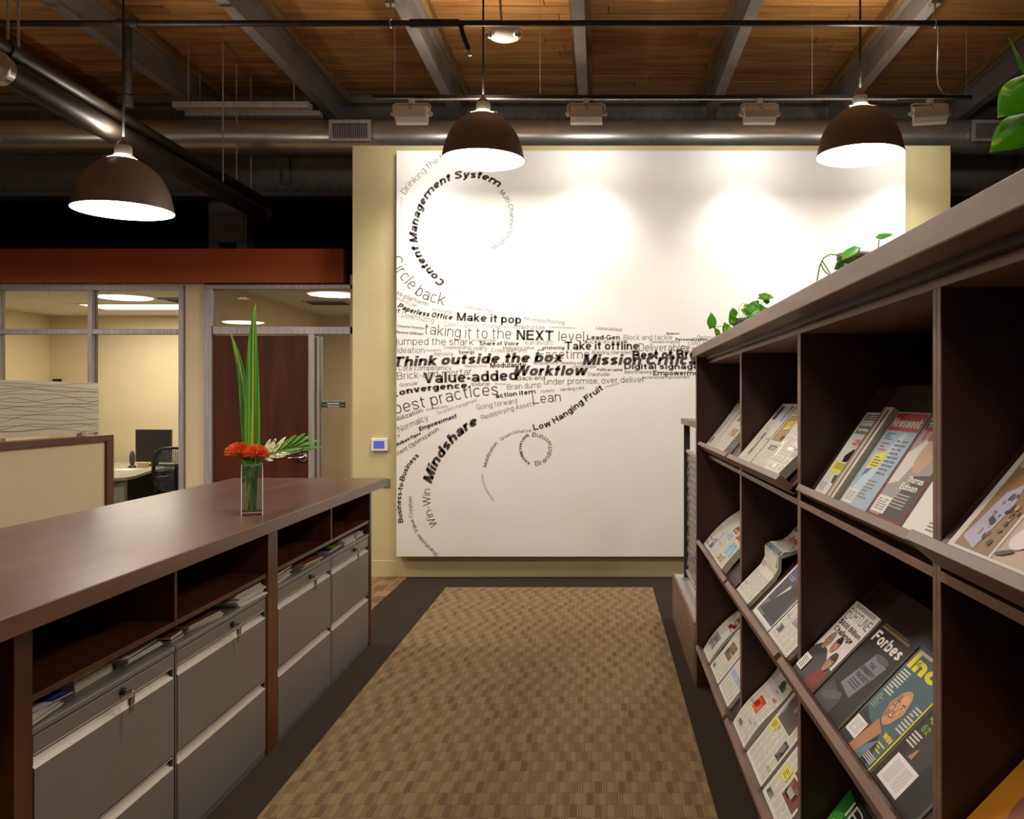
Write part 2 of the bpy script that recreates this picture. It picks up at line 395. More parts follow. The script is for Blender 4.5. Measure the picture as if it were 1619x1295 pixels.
grille(-2.52, -2.13, 'rectangular grey air grille on the duct at the left corner of the wall')
grille(3.47, 3.84, 'rectangular grey air grille on the duct behind the big leaves')

for (x0, x1, yy, zz, lab) in ((-3.78,-2.57,7.6,4.19,'pale linear strip fixture near the ceiling, the nearer and higher of two'), (-3.94,-2.66,8.16,4.30,'pale linear strip fixture near the ceiling, the farther and lower of two')):
    t = thing('strip_fixture', lab, 'light fixture', ((x0+x1)/2, yy, zz), 'unlit strip fixtures left of the mural')
    box('channel', M_alu, x0, x1, yy-.05, yy+.05, zz-.03, zz+.02, t, .004)
    box('rail', M_alu, x0, x1, yy-.054, yy-.05, zz-.016, zz-.006, t); box('rail', M_alu, x0, x1, yy-.054, yy-.05, zz+.004, zz+.012, t)
    for hx in (x0+.12, x1-.15): MB().tube([(hx,yy,zz+.02),(hx,yy,4.74)], .004, 6).build('suspension_rod', M_alu, t)

# ------------------------------------------------------------------ track lights
TY, TZ = 6.75, px(0,154,6.75).z
tr = thing('lighting_track', 'thin black lighting track hung level in front of the duct', 'track', (.5, TY, TZ))
box('rail', M_black, -1.79, 2.94, TY-.018, TY+.018, TZ-.01, TZ+.012, tr)
box('lower_channel', M_alu, -1.5, 2.35, TY-.012, TY+.012, TZ-.018, TZ-.0101, tr)
for hx in (-1.62, -.47, 1.68, 2.9):
    MB().tube([(hx,TY,TZ+.01),(hx,TY,4.74)], .0022, 6).build('suspension_wire', M_alu, tr)
fx = [tuple(px(a, b, 6.08)) for a, b in ((1484,38),(1484,60),(1483,95))] + [tuple(px(a, b, 6.5)) for a, b in ((1482,115),(1484,135))] + [tuple(px(a, b, TY)) for a, b in ((1492,147),(1508,151),(1528,152.6))]
MB().tube(fx, .008, 8).build('flexible_conduit', M_alu, tr)
def washer(xc, lab, turn=0):
    t = thing('track_spotlight', lab, 'spotlight', (xc, TY, TZ), 'white wall-washer lights on the track')
    z = TZ
    box('adapter', M_white, xc-.022, xc+.022, TY-.02, TY+.02, z-.05, z-.011, t, .003)
    a = .145
    mb = MB(); mb.tube([(xc-a,TY,z-.15),(xc-a,TY,z-.062),(xc-a+.02,TY,z-.052),(xc+a-.02,TY,z-.052),(xc+a,TY,z-.062),(xc+a,TY,z-.15)], .008, 8)
    mb.build('yoke', M_white, t)
    b = .125; R = Matrix.Translation((xc, TY, z-.125)) @ Matrix.Rotation(math.radians(turn), 4, 'Z')
    prof = [(.07,.055),(.0,.062),(-.05,.045),(-.07,0),(-.055,-.045),(-.01,-.075),(.03,-.085)]
    vs = []; n = len(prof)
    for s in (-1, 1): vs += [R @ Vector((s*b, p[0], p[1])) for p in prof]
    mb = MB().add(vs, [(i, i+1, n+i+1, n+i) for i in range(n-1)]+[tuple(range(n)), tuple(range(n, 2*n))])
    body = mb.build('housing', M_white, t)
    so = body.modifiers.new('s', 'SOLIDIFY'); so.thickness = .003
    MB().add([R @ Vector(p) for p in ((-b+.01,.064,.048),(b-.01,.064,.048),(b-.01,.026,-.078),(-b+.01,.026,-.078))], [(0,1,2,3)]).build('lens', M_collar, t)
    for s in (-1, 1): MB().tube([(xc+s*(a-.02),TY,z-.13),(xc+s*(a+.02),TY,z-.13)], .012, 10).build('pivot_knob', M_white, t)
    MB().tube([(xc+.0,TY-.03,z-.06),(xc-.01,TY-.05,z-.085),(xc+.012,TY-.068,z-.115)], .0035, 6).build('power_lead', M_black, t)
    ld = bpy.data.lights.new('wash_light', 'AREA'); ld.shape = 'RECTANGLE'; ld.size = .22; ld.size_y = .11; ld.energy = WASH_W; ld.color = (1, .97, .92)
    lo = bpy.data.objects.new('wash_light', ld); C.objects.link(lo); lo.parent = t
    lo.location = (0, .085, -.15); lo.rotation_euler = (math.radians(52), 0, 0)
    ld = bpy.data.lights.new('wash_beam', 'SPOT'); ld.spot_size = math.radians(86); ld.spot_blend = 1.0; ld.shadow_soft_size = .05; ld.energy = SPOT_W; ld.color = (1, .97, .93)
    lo = bpy.data.objects.new('wash_beam', ld); C.objects.link(lo); lo.parent = t
    lo.location = (0, .13, -.215); lo.rotation_euler = (math.radians(23), 0, 0)
    return t
for pxx, lab, tn in ((651,'white wall-washer spotlight on the track, leftmost of four',0),(927,'white wall-washer spotlight on the track, second from left, near picture centre',0),
                 (1201,'white wall-washer spotlight on the track, just left of the right pendant',0),(1470,'white wall-washer spotlight at the right end of the track, turned slightly',-12)):
    washer(px(pxx,0,TY).x, lab, tn)

# emergency light
ex = px(798,0,6.5).x
t = thing('emergency_light', 'white two-headed emergency light hanging from the ceiling by a conduit', 'emergency light', (ex, 6.5, 4.3))
zc = px(0,55,6.5).z; M_emer = mat('emergency_housing', (.80,.75,.70), .5)
prof = [(.001,-.058),(.06,-.056),(.10,-.04),(.125,-.005),(.13,.03),(.12,.055),(.001,.06)]
l_ = MB().lathe(prof, (0,0,0), 28)
MB().add([(ex+p[0]*1.02, 6.5+p[1]*.6, zc+p[2]*.9) for p in l_.v], l_.f, True).build('housing', M_emer, t)
for s in (-1, 1):
    hd = MB().sphere((ex+s*.105, 6.44, zc-.02), .034, 14, 8).build('lamp_head', M_offwhite, t)
    MB().sphere((ex+s*.11, 6.425, zc-.032), .027, 12, 8).build('reflector', M_chrome, hd)
MB().tube([(ex-.02,6.5,zc+.05),(ex-.045,6.5,4.745)], .010, 8).build('conduit', M_alu, t)

# ------------------------------------------------------------------ pendant lamps
def pendant():
    t = thing('pendant_lamp', '-', 'pendant lamp', (0,0,0), 'dome pendant lamps')
    out = [(.315,0),(.312,.02),(.303,.07),(.288,.13),(.262,.19),(.225,.25),(.18,.295),(.13,.33),(.095,.345)]
    inn = [(.09,.338),(.125,.322),(.172,.288),(.217,.243),(.253,.185),(.279,.125),(.294,.07),(.305,.02),(.308,0),(.315,0)]
    MB().lathe(out, n=48).build('shade', M_shade, t)
    MB().lathe(inn, n=48).build('inner_reflector', M_white, t)
    MB().lathe([(.3145,-.003),(.319,0),(.318,.006),(.3145,.006),(.3145,-.003)], n=48).build('rim', M_shade, t)
    MB().lathe([(.001,-.005),(.15,-.006),(.314,-.003)], n=48).build('diffuser', M_lens, t)
    MB().lathe([(.088,.340),(.098,.345),(.07,.362),(.056,.376)], n=28).build('neck_ring', M_collar, t)
    for a in (-.5, PI+.5, PI/2):
        MB().tube([(.06*math.cos(a),.06*math.sin(a),.366),(.125*math.cos(a),.125*math.sin(a),.348)], .006, 6).build('clip', M_chrome, t)
    MB().lathe([(.056,.374),(.054,.43),(.048,.438)], n=24).build('socket', M_white, t)
    MB().lathe([(.048,.436),(.042,.455),(.018,.475),(.008,.49)], n=24).build('cap', M_shade, t)
    ld = bpy.data.lights.new('lamp_light', 'AREA'); ld.shape = 'DISK'; ld.size = .58; ld.energy = PEND_W; ld.color = (1, .92, .81)
    lo = bpy.data.objects.new('lamp_light', ld); C.objects.link(lo); lo.parent = t; lo.location = (0, 0, -.012)
    ld = bpy.data.lights.new('upper_glow', 'AREA'); ld.shape = 'DISK'; ld.size = .16; ld.energy = UP_W; ld.color = (1, .88, .72)
    lo = bpy.data.objects.new('upper_glow', ld); C.objects.link(lo); lo.parent = t; lo.location = (0, 0, .50); lo.rotation_euler = (PI, 0, 0)
    return t
P0 = pendant()
PEND = [(px(195,0,5.8).x, 5.8, px(0,333,5.8).z, 'bronze dome pendant lamp hanging above the counter in front of the orange fascia'),
        (px(764,0,6.54).x, 6.54, px(0,253,6.54).z, 'bronze dome pendant lamp in front of the mural circle of words, middle of three'),
        (px(1360,0,6.31).x, 6.31, px(0,246,6.31).z, 'bronze dome pendant lamp at upper right in front of the mural edge'),
        (-5.7, 5.95, 2.80, 'bronze dome pendant lamp off the left edge, beside the glazed office'),
        (-5.55, 2.9, 2.78, 'bronze dome pendant lamp off the left edge, over the desks'),
        (-3.24, 1.4, 2.86, 'added fill lamp, a bronze dome pendant off the left edge, over the counter'),  # from here on, unseen lamps added to fill the aisle with light
        (-.6, 2.9, 3.40, 'added fill lamp, a bronze dome pendant above the picture, over the aisle'),
        (1.6, 2.7, 3.40, 'added fill lamp, a bronze dome pendant above the picture, over the rack'),
        (-.6, -.9, 3.40, 'added fill lamp, a bronze dome pendant behind the camera, over the aisle')]
for i, (x, y, z, lab) in enumerate(PEND):
    t = P0 if i == 0 else copy_tree(P0, None, (x, y, z))
    t.location = (x, y, z); t.matrix_world = Matrix.Translation((x,y,z)); WM[t.name] = Matrix.Translation((x, y, z)); t['label'] = lab
    MB().tube([(x,y,z+.485),(x,y,4.745)], .0075, 8).build('cord', M_cord, t)
    MB().lathe([(.06,4.745-z),(.055,4.72-z),(.01,4.71-z)], n=20).build('canopy', M_black, t, local=True)

# ------------------------------------------------------------------ glazed offices on the left
GY = 8.10
def gx(x): return px(x, 0, GY).x
def gz(y): return px(0, y, GY).z
struct(box('trim_1', M_orange, -11.9, gx(548), GY-.10, GY+.10, gz(449), gz(396)), 'rust orange fascia band over the glazed offices', 'fascia')
struct(box('fascia_gap_shade', M_darkroom, gx(548), -2.0, GY, GY+.1, gz(449), gz(396)), 'dark piece standing for the shaded gap at the end of the orange fascia', 'wall')  # shade of the recessed gap put in as a dark block
struct(box('wall_office_divider', M_wallin, -3.92, -3.74, GY-.02, 11.40, 0, 2.7), 'beige wall end between the two glazed offices', 'wall')
struct(box('wall_office_back', M_wallin, -7.5, 1.0, 11.48, 11.6, 0, 2.75), 'beige back wall inside the offices', 'wall')
struct(box('wall_office_left', M_wallin, -7.5, -7.4, GY+.06, 11.48, 0, 2.75), 'beige left wall inside the office', 'wall')
struct(box('wall_office_right', M_wallin, .9, 1.0, GY, 11.48, 0, 2.75), 'beige right wall inside the offices', 'wall')
oc = struct(box('ceiling_office', M_alu, -7.5, 1.0, GY+.06, 11.6, 2.712, 2.75), 'white tile ceiling of the offices', 'ceiling')
tile = None
for i in range(13):
    for j in range(6):
        x0, y0 = -7.4+i*.615, GY+.10+j*.615
        if x0 > -.6: continue
        if (i in (2,3) and j == 3) or (i in (9,10) and j == 2): continue
        x1 = min(x0+.605, 1.0); 
        if tile is None: tile = MB().box(0,.605,0,min(.605, .605),0,.014).build('ceiling_tile', M_tile, oc); o = tile
        else: o = tile.copy(); C.objects.link(o)
        if j == 5: o.scale = (1, .36, 1)
        o.location = (x0, y0, 2.70)
def office_light(i0, j0, lab):
    x0, y0 = -7.4+i0*.615, GY+.10+j0*.615
    t = thing('ceiling_light', lab, 'ceiling light', (x0+.6, y0+.3, 2.70))
    mb = MB()
    for a,b,c,d in ((x0,x0+1.225,y0,y0+.02),(x0,x0+1.225,y0+.59,y0+.61),(x0,x0+.02,y0+.02,y0+.59),(x0+1.205,x0+1.225,y0+.02,y0+.59)): mb.box(a,b,c,d,2.692,2.71)
    mb.build('frame', M_white, t)
    box('diffuser', M_panel, x0+.02, x0+1.205, y0+.02, y0+.59, 2.696, 2.709, t)
    ld = bpy.data.lights.new('panel_light', 'AREA'); ld.shape = 'RECTANGLE'; ld.size = 1.18; ld.size_y = .56; ld.energy = OFFICE_W; ld.color = (1, .92, .78)
    lo = bpy.data.objects.new('panel_light', ld); C.objects.link(lo); lo.parent = t; lo.location = (.01, 0, -.015)
office_light(2, 3, 'glowing rectangular ceiling light inside the left glazed office')
office_light(9, 2, 'added unseen ceiling light that brightens the office behind the wooden door')  # unseen light added to brighten this office
t = thing('ceiling_vent', 'small grey ceiling vent seen through the glass over the wooden door', 'vent', (-3.0,9.9,2.69))
box('frame', M_alu, -3.4, -2.9, 9.75, 10.1, 2.688, 2.70, t); 
for k in range(6): box('slat', M_filedark, -3.37, -2.93, 9.78+k*.05, 9.80+k*.05, 2.683, 2.688, t)
t = thing('ceiling_vent', 'square diffuser vent beside the ceiling light in the left office', 'vent', (-4.9,9.9,2.69))
for k in range(4):
    a = .28-k*.07; mb = MB()
    cx, cy, z = -4.62, 9.75, 2.69-k*.004
    for q in ((cx-a,cx+a,cy-a,cy-a+.02),(cx-a,cx+a,cy+a-.02,cy+a),(cx-a,cx-a+.02,cy-a,cy+a),(cx+a-.02,cx+a,cy-a,cy+a)): mb.box(q[0],q[1],q[2],q[3],z-.006,z+.008)
    mb.build('louvre', M_alu if k % 2 == 0 else M_filedark, t)
t = thing('smoke_detector', 'small round sprinkler rosette on the left office ceiling', 'smoke detector', (-4.9,9.2,2.69))
MB().lathe([(.045,.01),(.04,-.006),(.012,-.012),(.010,-.05),(.018,-.055),(.0,-.056)], (gx(173)*1.12, GY*1.12, 2.69), 16).build('rosette', M_offwhite, t)

def frame(pieces, parent, name='mullion'):
    for (x0,x1,y0,y1) in pieces:
        box(name, M_alu, gx(x0), gx(x1), GY-.05, GY+.05, gz(y1), gz(y0), parent, .003)
zb = VY+H/GY*F
win = thing('window_1', 'glazed aluminium office front left of the beige pillar', 'window', (-5.5, GY, 0), kind='structure')
frame([(-260,293,452,460),(286,293,460,zb),(143,150.5,460,zb),(3,143,521,529),(150.5,286,521,529),(-4,3,460,zb),(-260,-4,521,529),(-260,286,zb-12,zb)], win)
for a, b, c, d in ((3,143,460,521),(150.5,286,460,521),(3,143,529,zb-12),(150.5,286,529,zb-12),(-260,-4,460,521),(-260,-4,529,zb-12)):
    box('glass_pane', M_glass, gx(a), gx(b), GY-.004, GY+.004, gz(d), gz(c), win)
win = thing('window_2', 'aluminium frame with transom and sidelight around the wooden door', 'window', (-3, GY, 0), kind='structure')
frame([(326,560,451,458),(326,340,458,517),(326,338,517,zb),(340,560,517,529),(490,500,529,zb),(504,508,532,zb)], win)
for a, b, c, d in ((340,560,458,517),(508,560,529,zb)):
    box('glass_pane', M_glass, gx(a), gx(b), GY-.004, GY+.004, gz(d), gz(c), win)
struct(box('wall_office_front', M_wallin, gx(556), 1.0, GY-.05, GY+.05, 0, 2.75), 'beige office front hidden behind the mural wall', 'wall')
dr = thing('door_1', 'dark wooden office door with a chrome lever handle', 'door', (gx(415), GY, 0), kind='structure')
box('door_leaf', M_door, gx(339), gx(489.5), GY-.02, GY+.025, .01, gz(531), dr, .002)
hx, hz = gx(481), gz(723)
hd = MB(); hd.lathe([(.001,0),(.048,0),(.05,.008),(.04,.016),(.02,.02),(.018,.045),(.001,.047)], n=20)
hd = MB().add([(hx+p[0], GY-.02-p[2], hz+p[1]) for p in hd.v], hd.f, True)
ho = hd.build('door_handle', M_chrome, dr)
MB().tube([(hx,GY-.065,hz),(hx-.04,GY-.07,hz+.003),(hx-.085,GY-.068,hz),(hx-.125,GY-.06,hz-.004)], [.013,.012,.010,.009], 10).build('lever', M_chrome, ho)
np_ = thing('nameplate', 'small green and silver name plate on the sidelight glass', 'sign', (gx(528), GY-.01, gz(640)))
box('plate', M_alu, gx(509), gx(547), GY-.012, GY-.006, gz(647), gz(633), np_, .001)
box('green_insert', mat('plate_green', (.16,.30,.13), .5), gx(509.5), gx(546.5), GY-.0135, GY-.012, gz(644.6), gz(635.6), np_)
MB().box(gx(518),gx(537),GY-.0142,GY-.0135,gz(639),gz(637)).box(gx(511),gx(545),GY-.0142,GY-.0135,gz(640.9),gz(640.4)).box(gx(519),gx(537),GY-.0142,GY-.0135,gz(643.6),gz(642.2)).build('faint_lettering', M_paper, np_)
tag(box('wall_sign', M_black, px(13,0,10.6).x, px(27,0,10.6).x, 11.46, 11.478, px(0,603,11.4).z, px(0,599,11.4).z), 'tiny dark sign on the far wall of the left office', 'sign')

# desk, screen and chair in the office
dk = thing('office_desk', 'grey curved office desk seen through the left glass', 'desk', (-5.6, 10, 0))
M_desk = mat('desk_laminate', (.66,.63,.56), .4); M_desk2 = mat('desk_edge', (.50,.47,.42), .5)
poly = [(-6.4,9.04),(-5.12,9.04),(-5.05,9.12),(-5.06,9.3),(-5.16,9.65),(-5.28,10.1),(-5.25,10.35),(-5.1,10.48),(-4.2,10.5),(-4.2,11.4),(-6.4,11.4)]
MB().prism(poly, 'z', .71, .74).build('desktop', M_desk, dk)
box('leg', M_desk, -5.30, -5.10, 9.16, 9.22, 0, .71, dk); box('leg', M_desk2, -6.3, -6.2, 9.16, 9.22, 0, .71, dk); box('modesty_panel', M_filedark, -6.3, -4.2, 11.3, 11.33, .1, .71, dk)
mo = thing('computer_monitor', 'dark flat monitor switched off on the office desk', 'monitor', (-5.53, 10.7, .74))
R = Matrix.Translation((-5.60,10.72,.98)) @ Matrix.Rotation(-.12, 4, 'Z')
MB().obox(R, -.235,.235,-.015,.03,-.19,.215).build('bezel', M_black, mo, .004)
MB().obox(R, -.205,.205,-.0165,-.015,-.15,.185).build('screen', mat('dark_screen', (.12,.105,.10), .25), mo)
MB().obox(R, -.04,.04,.01,.05,-.24,-.1).build('neck', M_black, mo)
MB().obox(R, -.13,.13,-.09,.1,-.24,-.222).build('stand', M_black, mo, .004)
sk = thing('desk_speaker', 'small oval dark speaker left of the monitor', 'speaker', (-5.72, 10.45, .74))
MB().sphere((-5.72,10.45,.85), .1, 14, 10, (.3,.4,1)).build('body', mat('speaker_grey', (.23,.21,.22), .5), sk)
MB().lathe([(.001,.74),(.05,.74),(.045,.755),(.012,.77)], (-5.72,10.45,0), 16).build('foot', M_black, sk)
for (x, y, a, lab) in ((-5.95,9.35,.2,'loose white paper sheets at the near end of the office desk'),(-5.6,10.1,-.3,'white sheet beside the speaker on the office desk'),(-5.75,9.75,.5,'white papers in the middle of the office desk')):
    R = Matrix.Translation((x,y,.74)) @ Matrix.Rotation(a, 4, 'Z')
    t = MB().obox(R, -.15,.35 if a == .2 else .12,-.11,.11,0,.004).build('paper_sheet', M_paper); tag(t, lab, 'paper')
t = thing('desk_note_block', 'small tan box under the monitor on the office desk', 'box', (-5.52,10.45,.74)); box('block', mat('tan_card', (.75,.65,.45), .7), -5.64, -5.54, 10.42, 10.5, .74, .80, t, .004)
t = thing('keyboard', 'dark keyboard on the office desk partly behind the chair', 'keyboard', (-5.1,10.62,.74))
kb = box('body', M_black, -5.36,-4.9,10.50,10.66,.741,.76, t, .003)
for r_ in range(4): box('key_row', M_filedark, -5.34,-4.92,10.515+r_*.035,10.54+r_*.035,.76,.766, t)
ch = thing('office_chair', 'black mesh-back swivel chair behind the office glass', 'chair', (-4.75, 9.9, 0))
mb = MB()
for k in range(5):
    a = 2*PI*k/5+.3; mb.tube([(-4.75,9.9,.1),(-4.75+.3*math.cos(a),9.9+.3*math.sin(a),.06)], .022, 8).sphere((-4.75+.3*math.cos(a),9.9+.3*math.sin(a),.035), .034, 10, 6)
mb.build('base', M_black, ch); MB().tube([(-4.75,9.9,.1),(-4.75,9.9,.42)], .03, 10).build('gas_lift', M_chrome, ch)
mb = MB(); mb.box(-5.0,-4.5,9.68,10.18,.42,.49); mb.build('seat', M_black, ch, .03)
cv = []
for i in range(17):
    t_ = i/16*2*PI; cv.append((-4.76+.27*math.copysign(abs(math.cos(t_))**.6, math.cos(t_)), 9.62-.05*math.sin(t_)**2, .78+.25*math.copysign(abs(math.sin(t_))**.7, math.sin(t_))))
bk = MB().tube(cv, .018, 8, False).build('back_frame', M_black, ch)
mb = MB()
for k in range(-12, 13): mb.tube([(-4.76+k*.021, 9.60, .55+abs(k)*.003), (-4.76+k*.021, 9.585, 1.01-abs(k)*.003)], .0035, 4, False)
for k in range(22): mb.tube([(-5.01, 9.595, .55+k*.021), (-4.51, 9.595, .55+k*.021)], .0035, 4, False)
o = mb.build('mesh_back', M_black, bk); o['kind'] = 'stuff'
MB().tube([(-4.75,9.66,.45),(-4.75,9.58,.6),(-4.75,9.60,.85)], .025, 8).build('spine', M_black, ch)
for s in (-1, 1):
    ar = MB().tube([(-4.75+s*.27,9.9,.44),(-4.75+s*.31,9.9,.5),(-4.75+s*.31,9.92,.66)], .018, 8).build('armrest', M_black, ch)
    MB().box(-4.75+s*.31-.04,-4.75+s*.31+.04,9.8,10.06,.66,.685).build('arm_pad', mat('arm_pad', (.2,.19,.19), .4), ar, .01)

# low partition with etched glass
PX = -3.2
pt = thing('low_partition', 'low beige partition with a dark wood cap at the left edge behind the counter', 'partition', (PX, 4, 0))
Ye = 5.60
box('panel', M_wallin, PX-.06, PX, .5, Ye-.08, 0, 1.30, pt)
box('wood_cap', M_woodz, PX-.075, PX+.015, .5, Ye, 1.30, 1.342, pt, .002)
box('end_post', M_woodz, PX-.075, PX+.015, Ye-.08, Ye, 0, 1.30, pt, .002)
gs = thing('etched_glass_screen', 'etched glass privacy screen with wavy lines standing on the partition cap', 'glass screen', (PX-.02, 4, 1.342))
box('glass_panel', M_screen, PX-.024, PX-.016, .6, 5.49, 1.362, 1.677, gs)
random.seed(11); mb = MB()
for k in range(17):
    z0 = 1.385+k*.0175; a = random.uniform(.004,.02); f_ = random.uniform(2.5,6); ph = random.uniform(0,6); sl = random.uniform(-.02,.03)
    for i in range(70):
        ya, yb = 2.6+i*2.88/70, 2.6+(i+1)*2.88/70
        def zz(y): return min(1.672, max(1.366, z0+a*math.sin(f_*y+ph)+sl*(y-4)+.006*math.sin(2.3*f_*y)))
        mb.add([(PX-.0155,ya,zz(ya)-.0012),(PX-.0155,yb,zz(yb)-.0012),(PX-.0155,yb,zz(yb)+.0012),(PX-.0155,ya,zz(ya)+.0012)], [(0,1,2,3)])
o = mb.build('etched_lines', mat('etched_green_line', (.42,.38,.22), .6), gs); o['kind'] = 'stuff'
for yy in (4.52, 5.28): MB().box(PX-.035,PX-.005,yy,yy+.05,1.342,1.372).build('clip', M_chrome, gs, .003)

# thermostat and switch on the mural wall
def wx(x): return px(x,0,DW).x
def wz(y): return px(0,y,DW).z
t = thing('thermostat', 'white thermostat with a blue screen left of the mural', 'thermostat', (wx(600), DW, wz(703)))
box('case', M_offwhite, wx(588), wx(614), DW-.028, DW, wz(713), wz(693), t, .006)
box('screen', M_blue, wx(592), wx(609), DW-.0295, DW-.028, wz(709), wz(697), t)
t = thing('wall_outlet', 'small beige cover plate on the wall just left of the mural, below the thermostat', 'outlet', (wx(611), DW, wz(764)))
box('cover_plate', M_filing, wx(606), wx(617), DW-.008, DW, wz(771), wz(757), t, .002); box('screw', M_chrome, wx(611), wx(612), DW-.010, DW-.008, wz(765), wz(764), t)

# ------------------------------------------------------------------ mural
MY = 7.47
mz0, mz1, mx0, mx1 = px(0,880.5,MY).z, px(0,238,MY).z, px(626.5,0,MY).x, px(1432,0,MY).x
mural = thing('word_mural', 'huge white canvas covered with swirling grey buzzwords on the back wall', 'mural', ((mx0+mx1)/2, DW, mz0))
box('canvas', M_canvas, mx0, mx1, MY, DW-.012, mz0, mz1, mural, .004)
for x in (mx0+.2, (mx0+mx1)/2, mx1-.2): box('wall_cleat', M_alu, x-.1, x+.1, DW-.012, DW, mz1-.5, mz1-.3, mural)

# ---- a plain grotesque alphabet drawn as strokes, so that thin and heavy weights share one form
XH, DS = .73, -.27
def arc(cx, cy, rx, ry, a0, a1, n=None, e=2.35):
    n = n or max(4, int(abs(a1-a0)/15)); out = []
    for i in range(n+1):
        a = math.radians(a0+(a1-a0)*i/n); c, s = math.cos(a), math.sin(a)
        out.append((cx+rx*math.copysign(abs(c)**(2/e), c), cy+ry*math.copysign(abs(s)**(2/e), s)))
    return out
def glyph(ch, h):
    w = .50+1.35*h; X = XH; c = w/2; rx = w/2-h; S = []
    def ell(cx, cy, rx_, ry_, a0=0, a1=360): return arc(cx, cy, rx_, ry_, a0, a1)
    def O(): return ell(c, X/2, rx, X/2-h)
    def arch(x0, x1, top=X, r=.24): return arc((x0+x1)/2, top-h-r, (x1-x0)/2, r, 180, 0)+[(x1, 0)]
    W = w+h*.3; C_ = 1.0; U = .66+1.3*h; uc = U/2; ur = U/2-h
    if ch == ' ': return [], .28
    if ch == 'a':
        w2 = w*.98; return [[(w2-h, 0), (w2-h, X-h-.2)], arc(w2/2, X-h-.2, w2/2-h, .2, 0, 158), arc(w2/2-.01, .225, w2/2-h-.01, .225-h, 0, 360)], w2
    if ch == 'b': return [[(h, 0), (h, 1)], O()], w
    if ch == 'c': return [ell(c, X/2, rx, X/2-h, 42, 318)], w*.96
    if ch == 'd': return [[(w-h, 0), (w-h, 1)], O()], w
    if ch == 'e': return [[(h, X/2), (w-h, X/2)], ell(c, X/2, rx, X/2-h, 0, 318)], w
    if ch == 'f': return [[(h+.08, 0), (h+.08, .80)]+arc(h+.08+.15, .80, .15, 1-h-.80, 180, 95), [(0, X-h*.8), (.30+h, X-h*.8)]], .33+h*1.2
    if ch == 'g': return [[(w-h, X), (w-h, -.02)]+arc(c, -.02, rx, -DS-h-.02+.0, 0, -150), O()], w
    if ch == 'h': return [[(h, 0), (h, 1)], arch(h, w-h)], w
    if ch == 'i': return [[(h, 0), (h, X)], [(h, 1-max(.1, h*1.6)), (h, 1)]], 2*h
    if ch == 'j': return [[(h+.06, X), (h+.06, -.12)]+arc(h-.06, -.12, .12, .13, 0, -85), [(h+.06, 1-max(.1, h*1.6)), (h+.06, 1)]], 2*h+.06
    if ch == 'k': return [[(h, 0), (h, 1)], [(h, .26), (w-h*1.3, X)], [(h+.14, .38), (w-h, 0)]], w*.96
    if ch == 'l': return [[(h, 0), (h, 1)]], 2*h
    if ch == 'm':
        m = .40+1.1*h; return [[(h, 0), (h, X)], arch(h, h+m, r=.2), arch(h+m, h+2*m, r=.2)], 2*m+2*h
    if ch == 'n': return [[(h, 0), (h, X)], arch(h, w-h)], w
    if ch == 'o': return [O()], w
    if ch == 'p': return [[(h, DS), (h, X)], O()], w
    if ch == 'q': return [[(w-h, DS), (w-h, X)], O()], w
    if ch == 'r': return [[(h, 0), (h, X)], arc(h+.24, X-h-.24, .24, .24, 180, 88)], .28+h*1.2
    if ch == 's':
        w2 = w*.92; k = w2/2-h; t = X-h; return [spline([(w2-h-.01, X*.74), (w2/2+k*.5, t-.015), (w2/2, t), (w2/2-k*.75, t-.05), (h, X*.70), (w2/2-k*.4, X*.57), (w2/2+k*.45, X*.45), (w2-h, X*.28), (w2/2+k*.72, h+.05), (w2/2, h), (w2/2-k*.6, h+.02), (h, X*.26)], 3)], w2
    if ch == 't': return [[(h+.09, .93), (h+.09, .18)]+arc(h+.09+.14, .18, .14, .18-h, 180, 275), [(0, X-h*.8), (.30+h, X-h*.8)]], .32+h*1.1
    if ch == 'u': return [[(w-h, 0), (w-h, X)], [(h, X), (h, h+.24)]+arc(c, h+.24, rx, .24, 180, 360)], w
    if ch == 'v': return [[(h*.9, X), (c, 0)], [(w-h*.9, X), (c, 0)]], w
    if ch == 'w': q = w*1.5; return [[(h*.9, X), (q*.27, 0)], [(q/2, X), (q*.27, 0)], [(q/2, X), (q*.73, 0)], [(q-h*.9, X), (q*.73, 0)]], q
    if ch == 'x': return [[(h, X), (w-h, 0)], [(w-h, X), (h, 0)]], w
    if ch == 'y': return [[(h*.9, X), (c, 0)], [(w-h*.9, X), (c, 0), (c-.10, DS+h+.03), (c-.24, DS+h)]], w
    if ch == 'z': return [[(0, X-h), (w-h, X-h)], [(w-h*1.4, X-h*1.5), (h*1.4, h*1.5)], [(0, h), (w, h)]], w
    if ch == 'A': return [[(h*.8, 0), (uc, 1)], [(U-h*.8, 0), (uc, 1)], [(U*.2, .30), (U*.8, .30)]], U
    if ch == 'B':
        return [[(h, 0), (h, 1)], [(h, 1-h), (uc, 1-h)]+arc(uc, .755-h/2, ur*.88, .245-h/2, 90, -90)+[(h, .51)], [(uc, .51)]+arc(uc, .255+h/2, ur, .255-h/2, 90, -90)+[(h, h)]], U
    if ch == 'C': return [arc(uc*1.05, .5, ur*1.05, .5-h, 38, 322)], U*1.05
    if ch == 'D': return [[(h, 0), (h, 1)], [(h, 1-h), (uc, 1-h)]+arc(uc, .5, ur, .5-h, 90, -90)+[(h, h)]], U
    if ch in 'EF':
        z = [[(h, 0), (h, 1)], [(h, 1-h), (U*.88, 1-h)], [(h, .53), (U*.82, .53)]]
        if ch == 'E': z.append([(h, h), (U*.9, h)])
        return z, U*.9
    if ch == 'G': return [arc(uc*1.08, .5, ur*1.08, .5-h, 38, 325), [(U*1.08-h, 0), (U*1.08-h, .48)], [(uc*1.1, .48-h), (U*1.08-h, .48-h)]], U*1.08
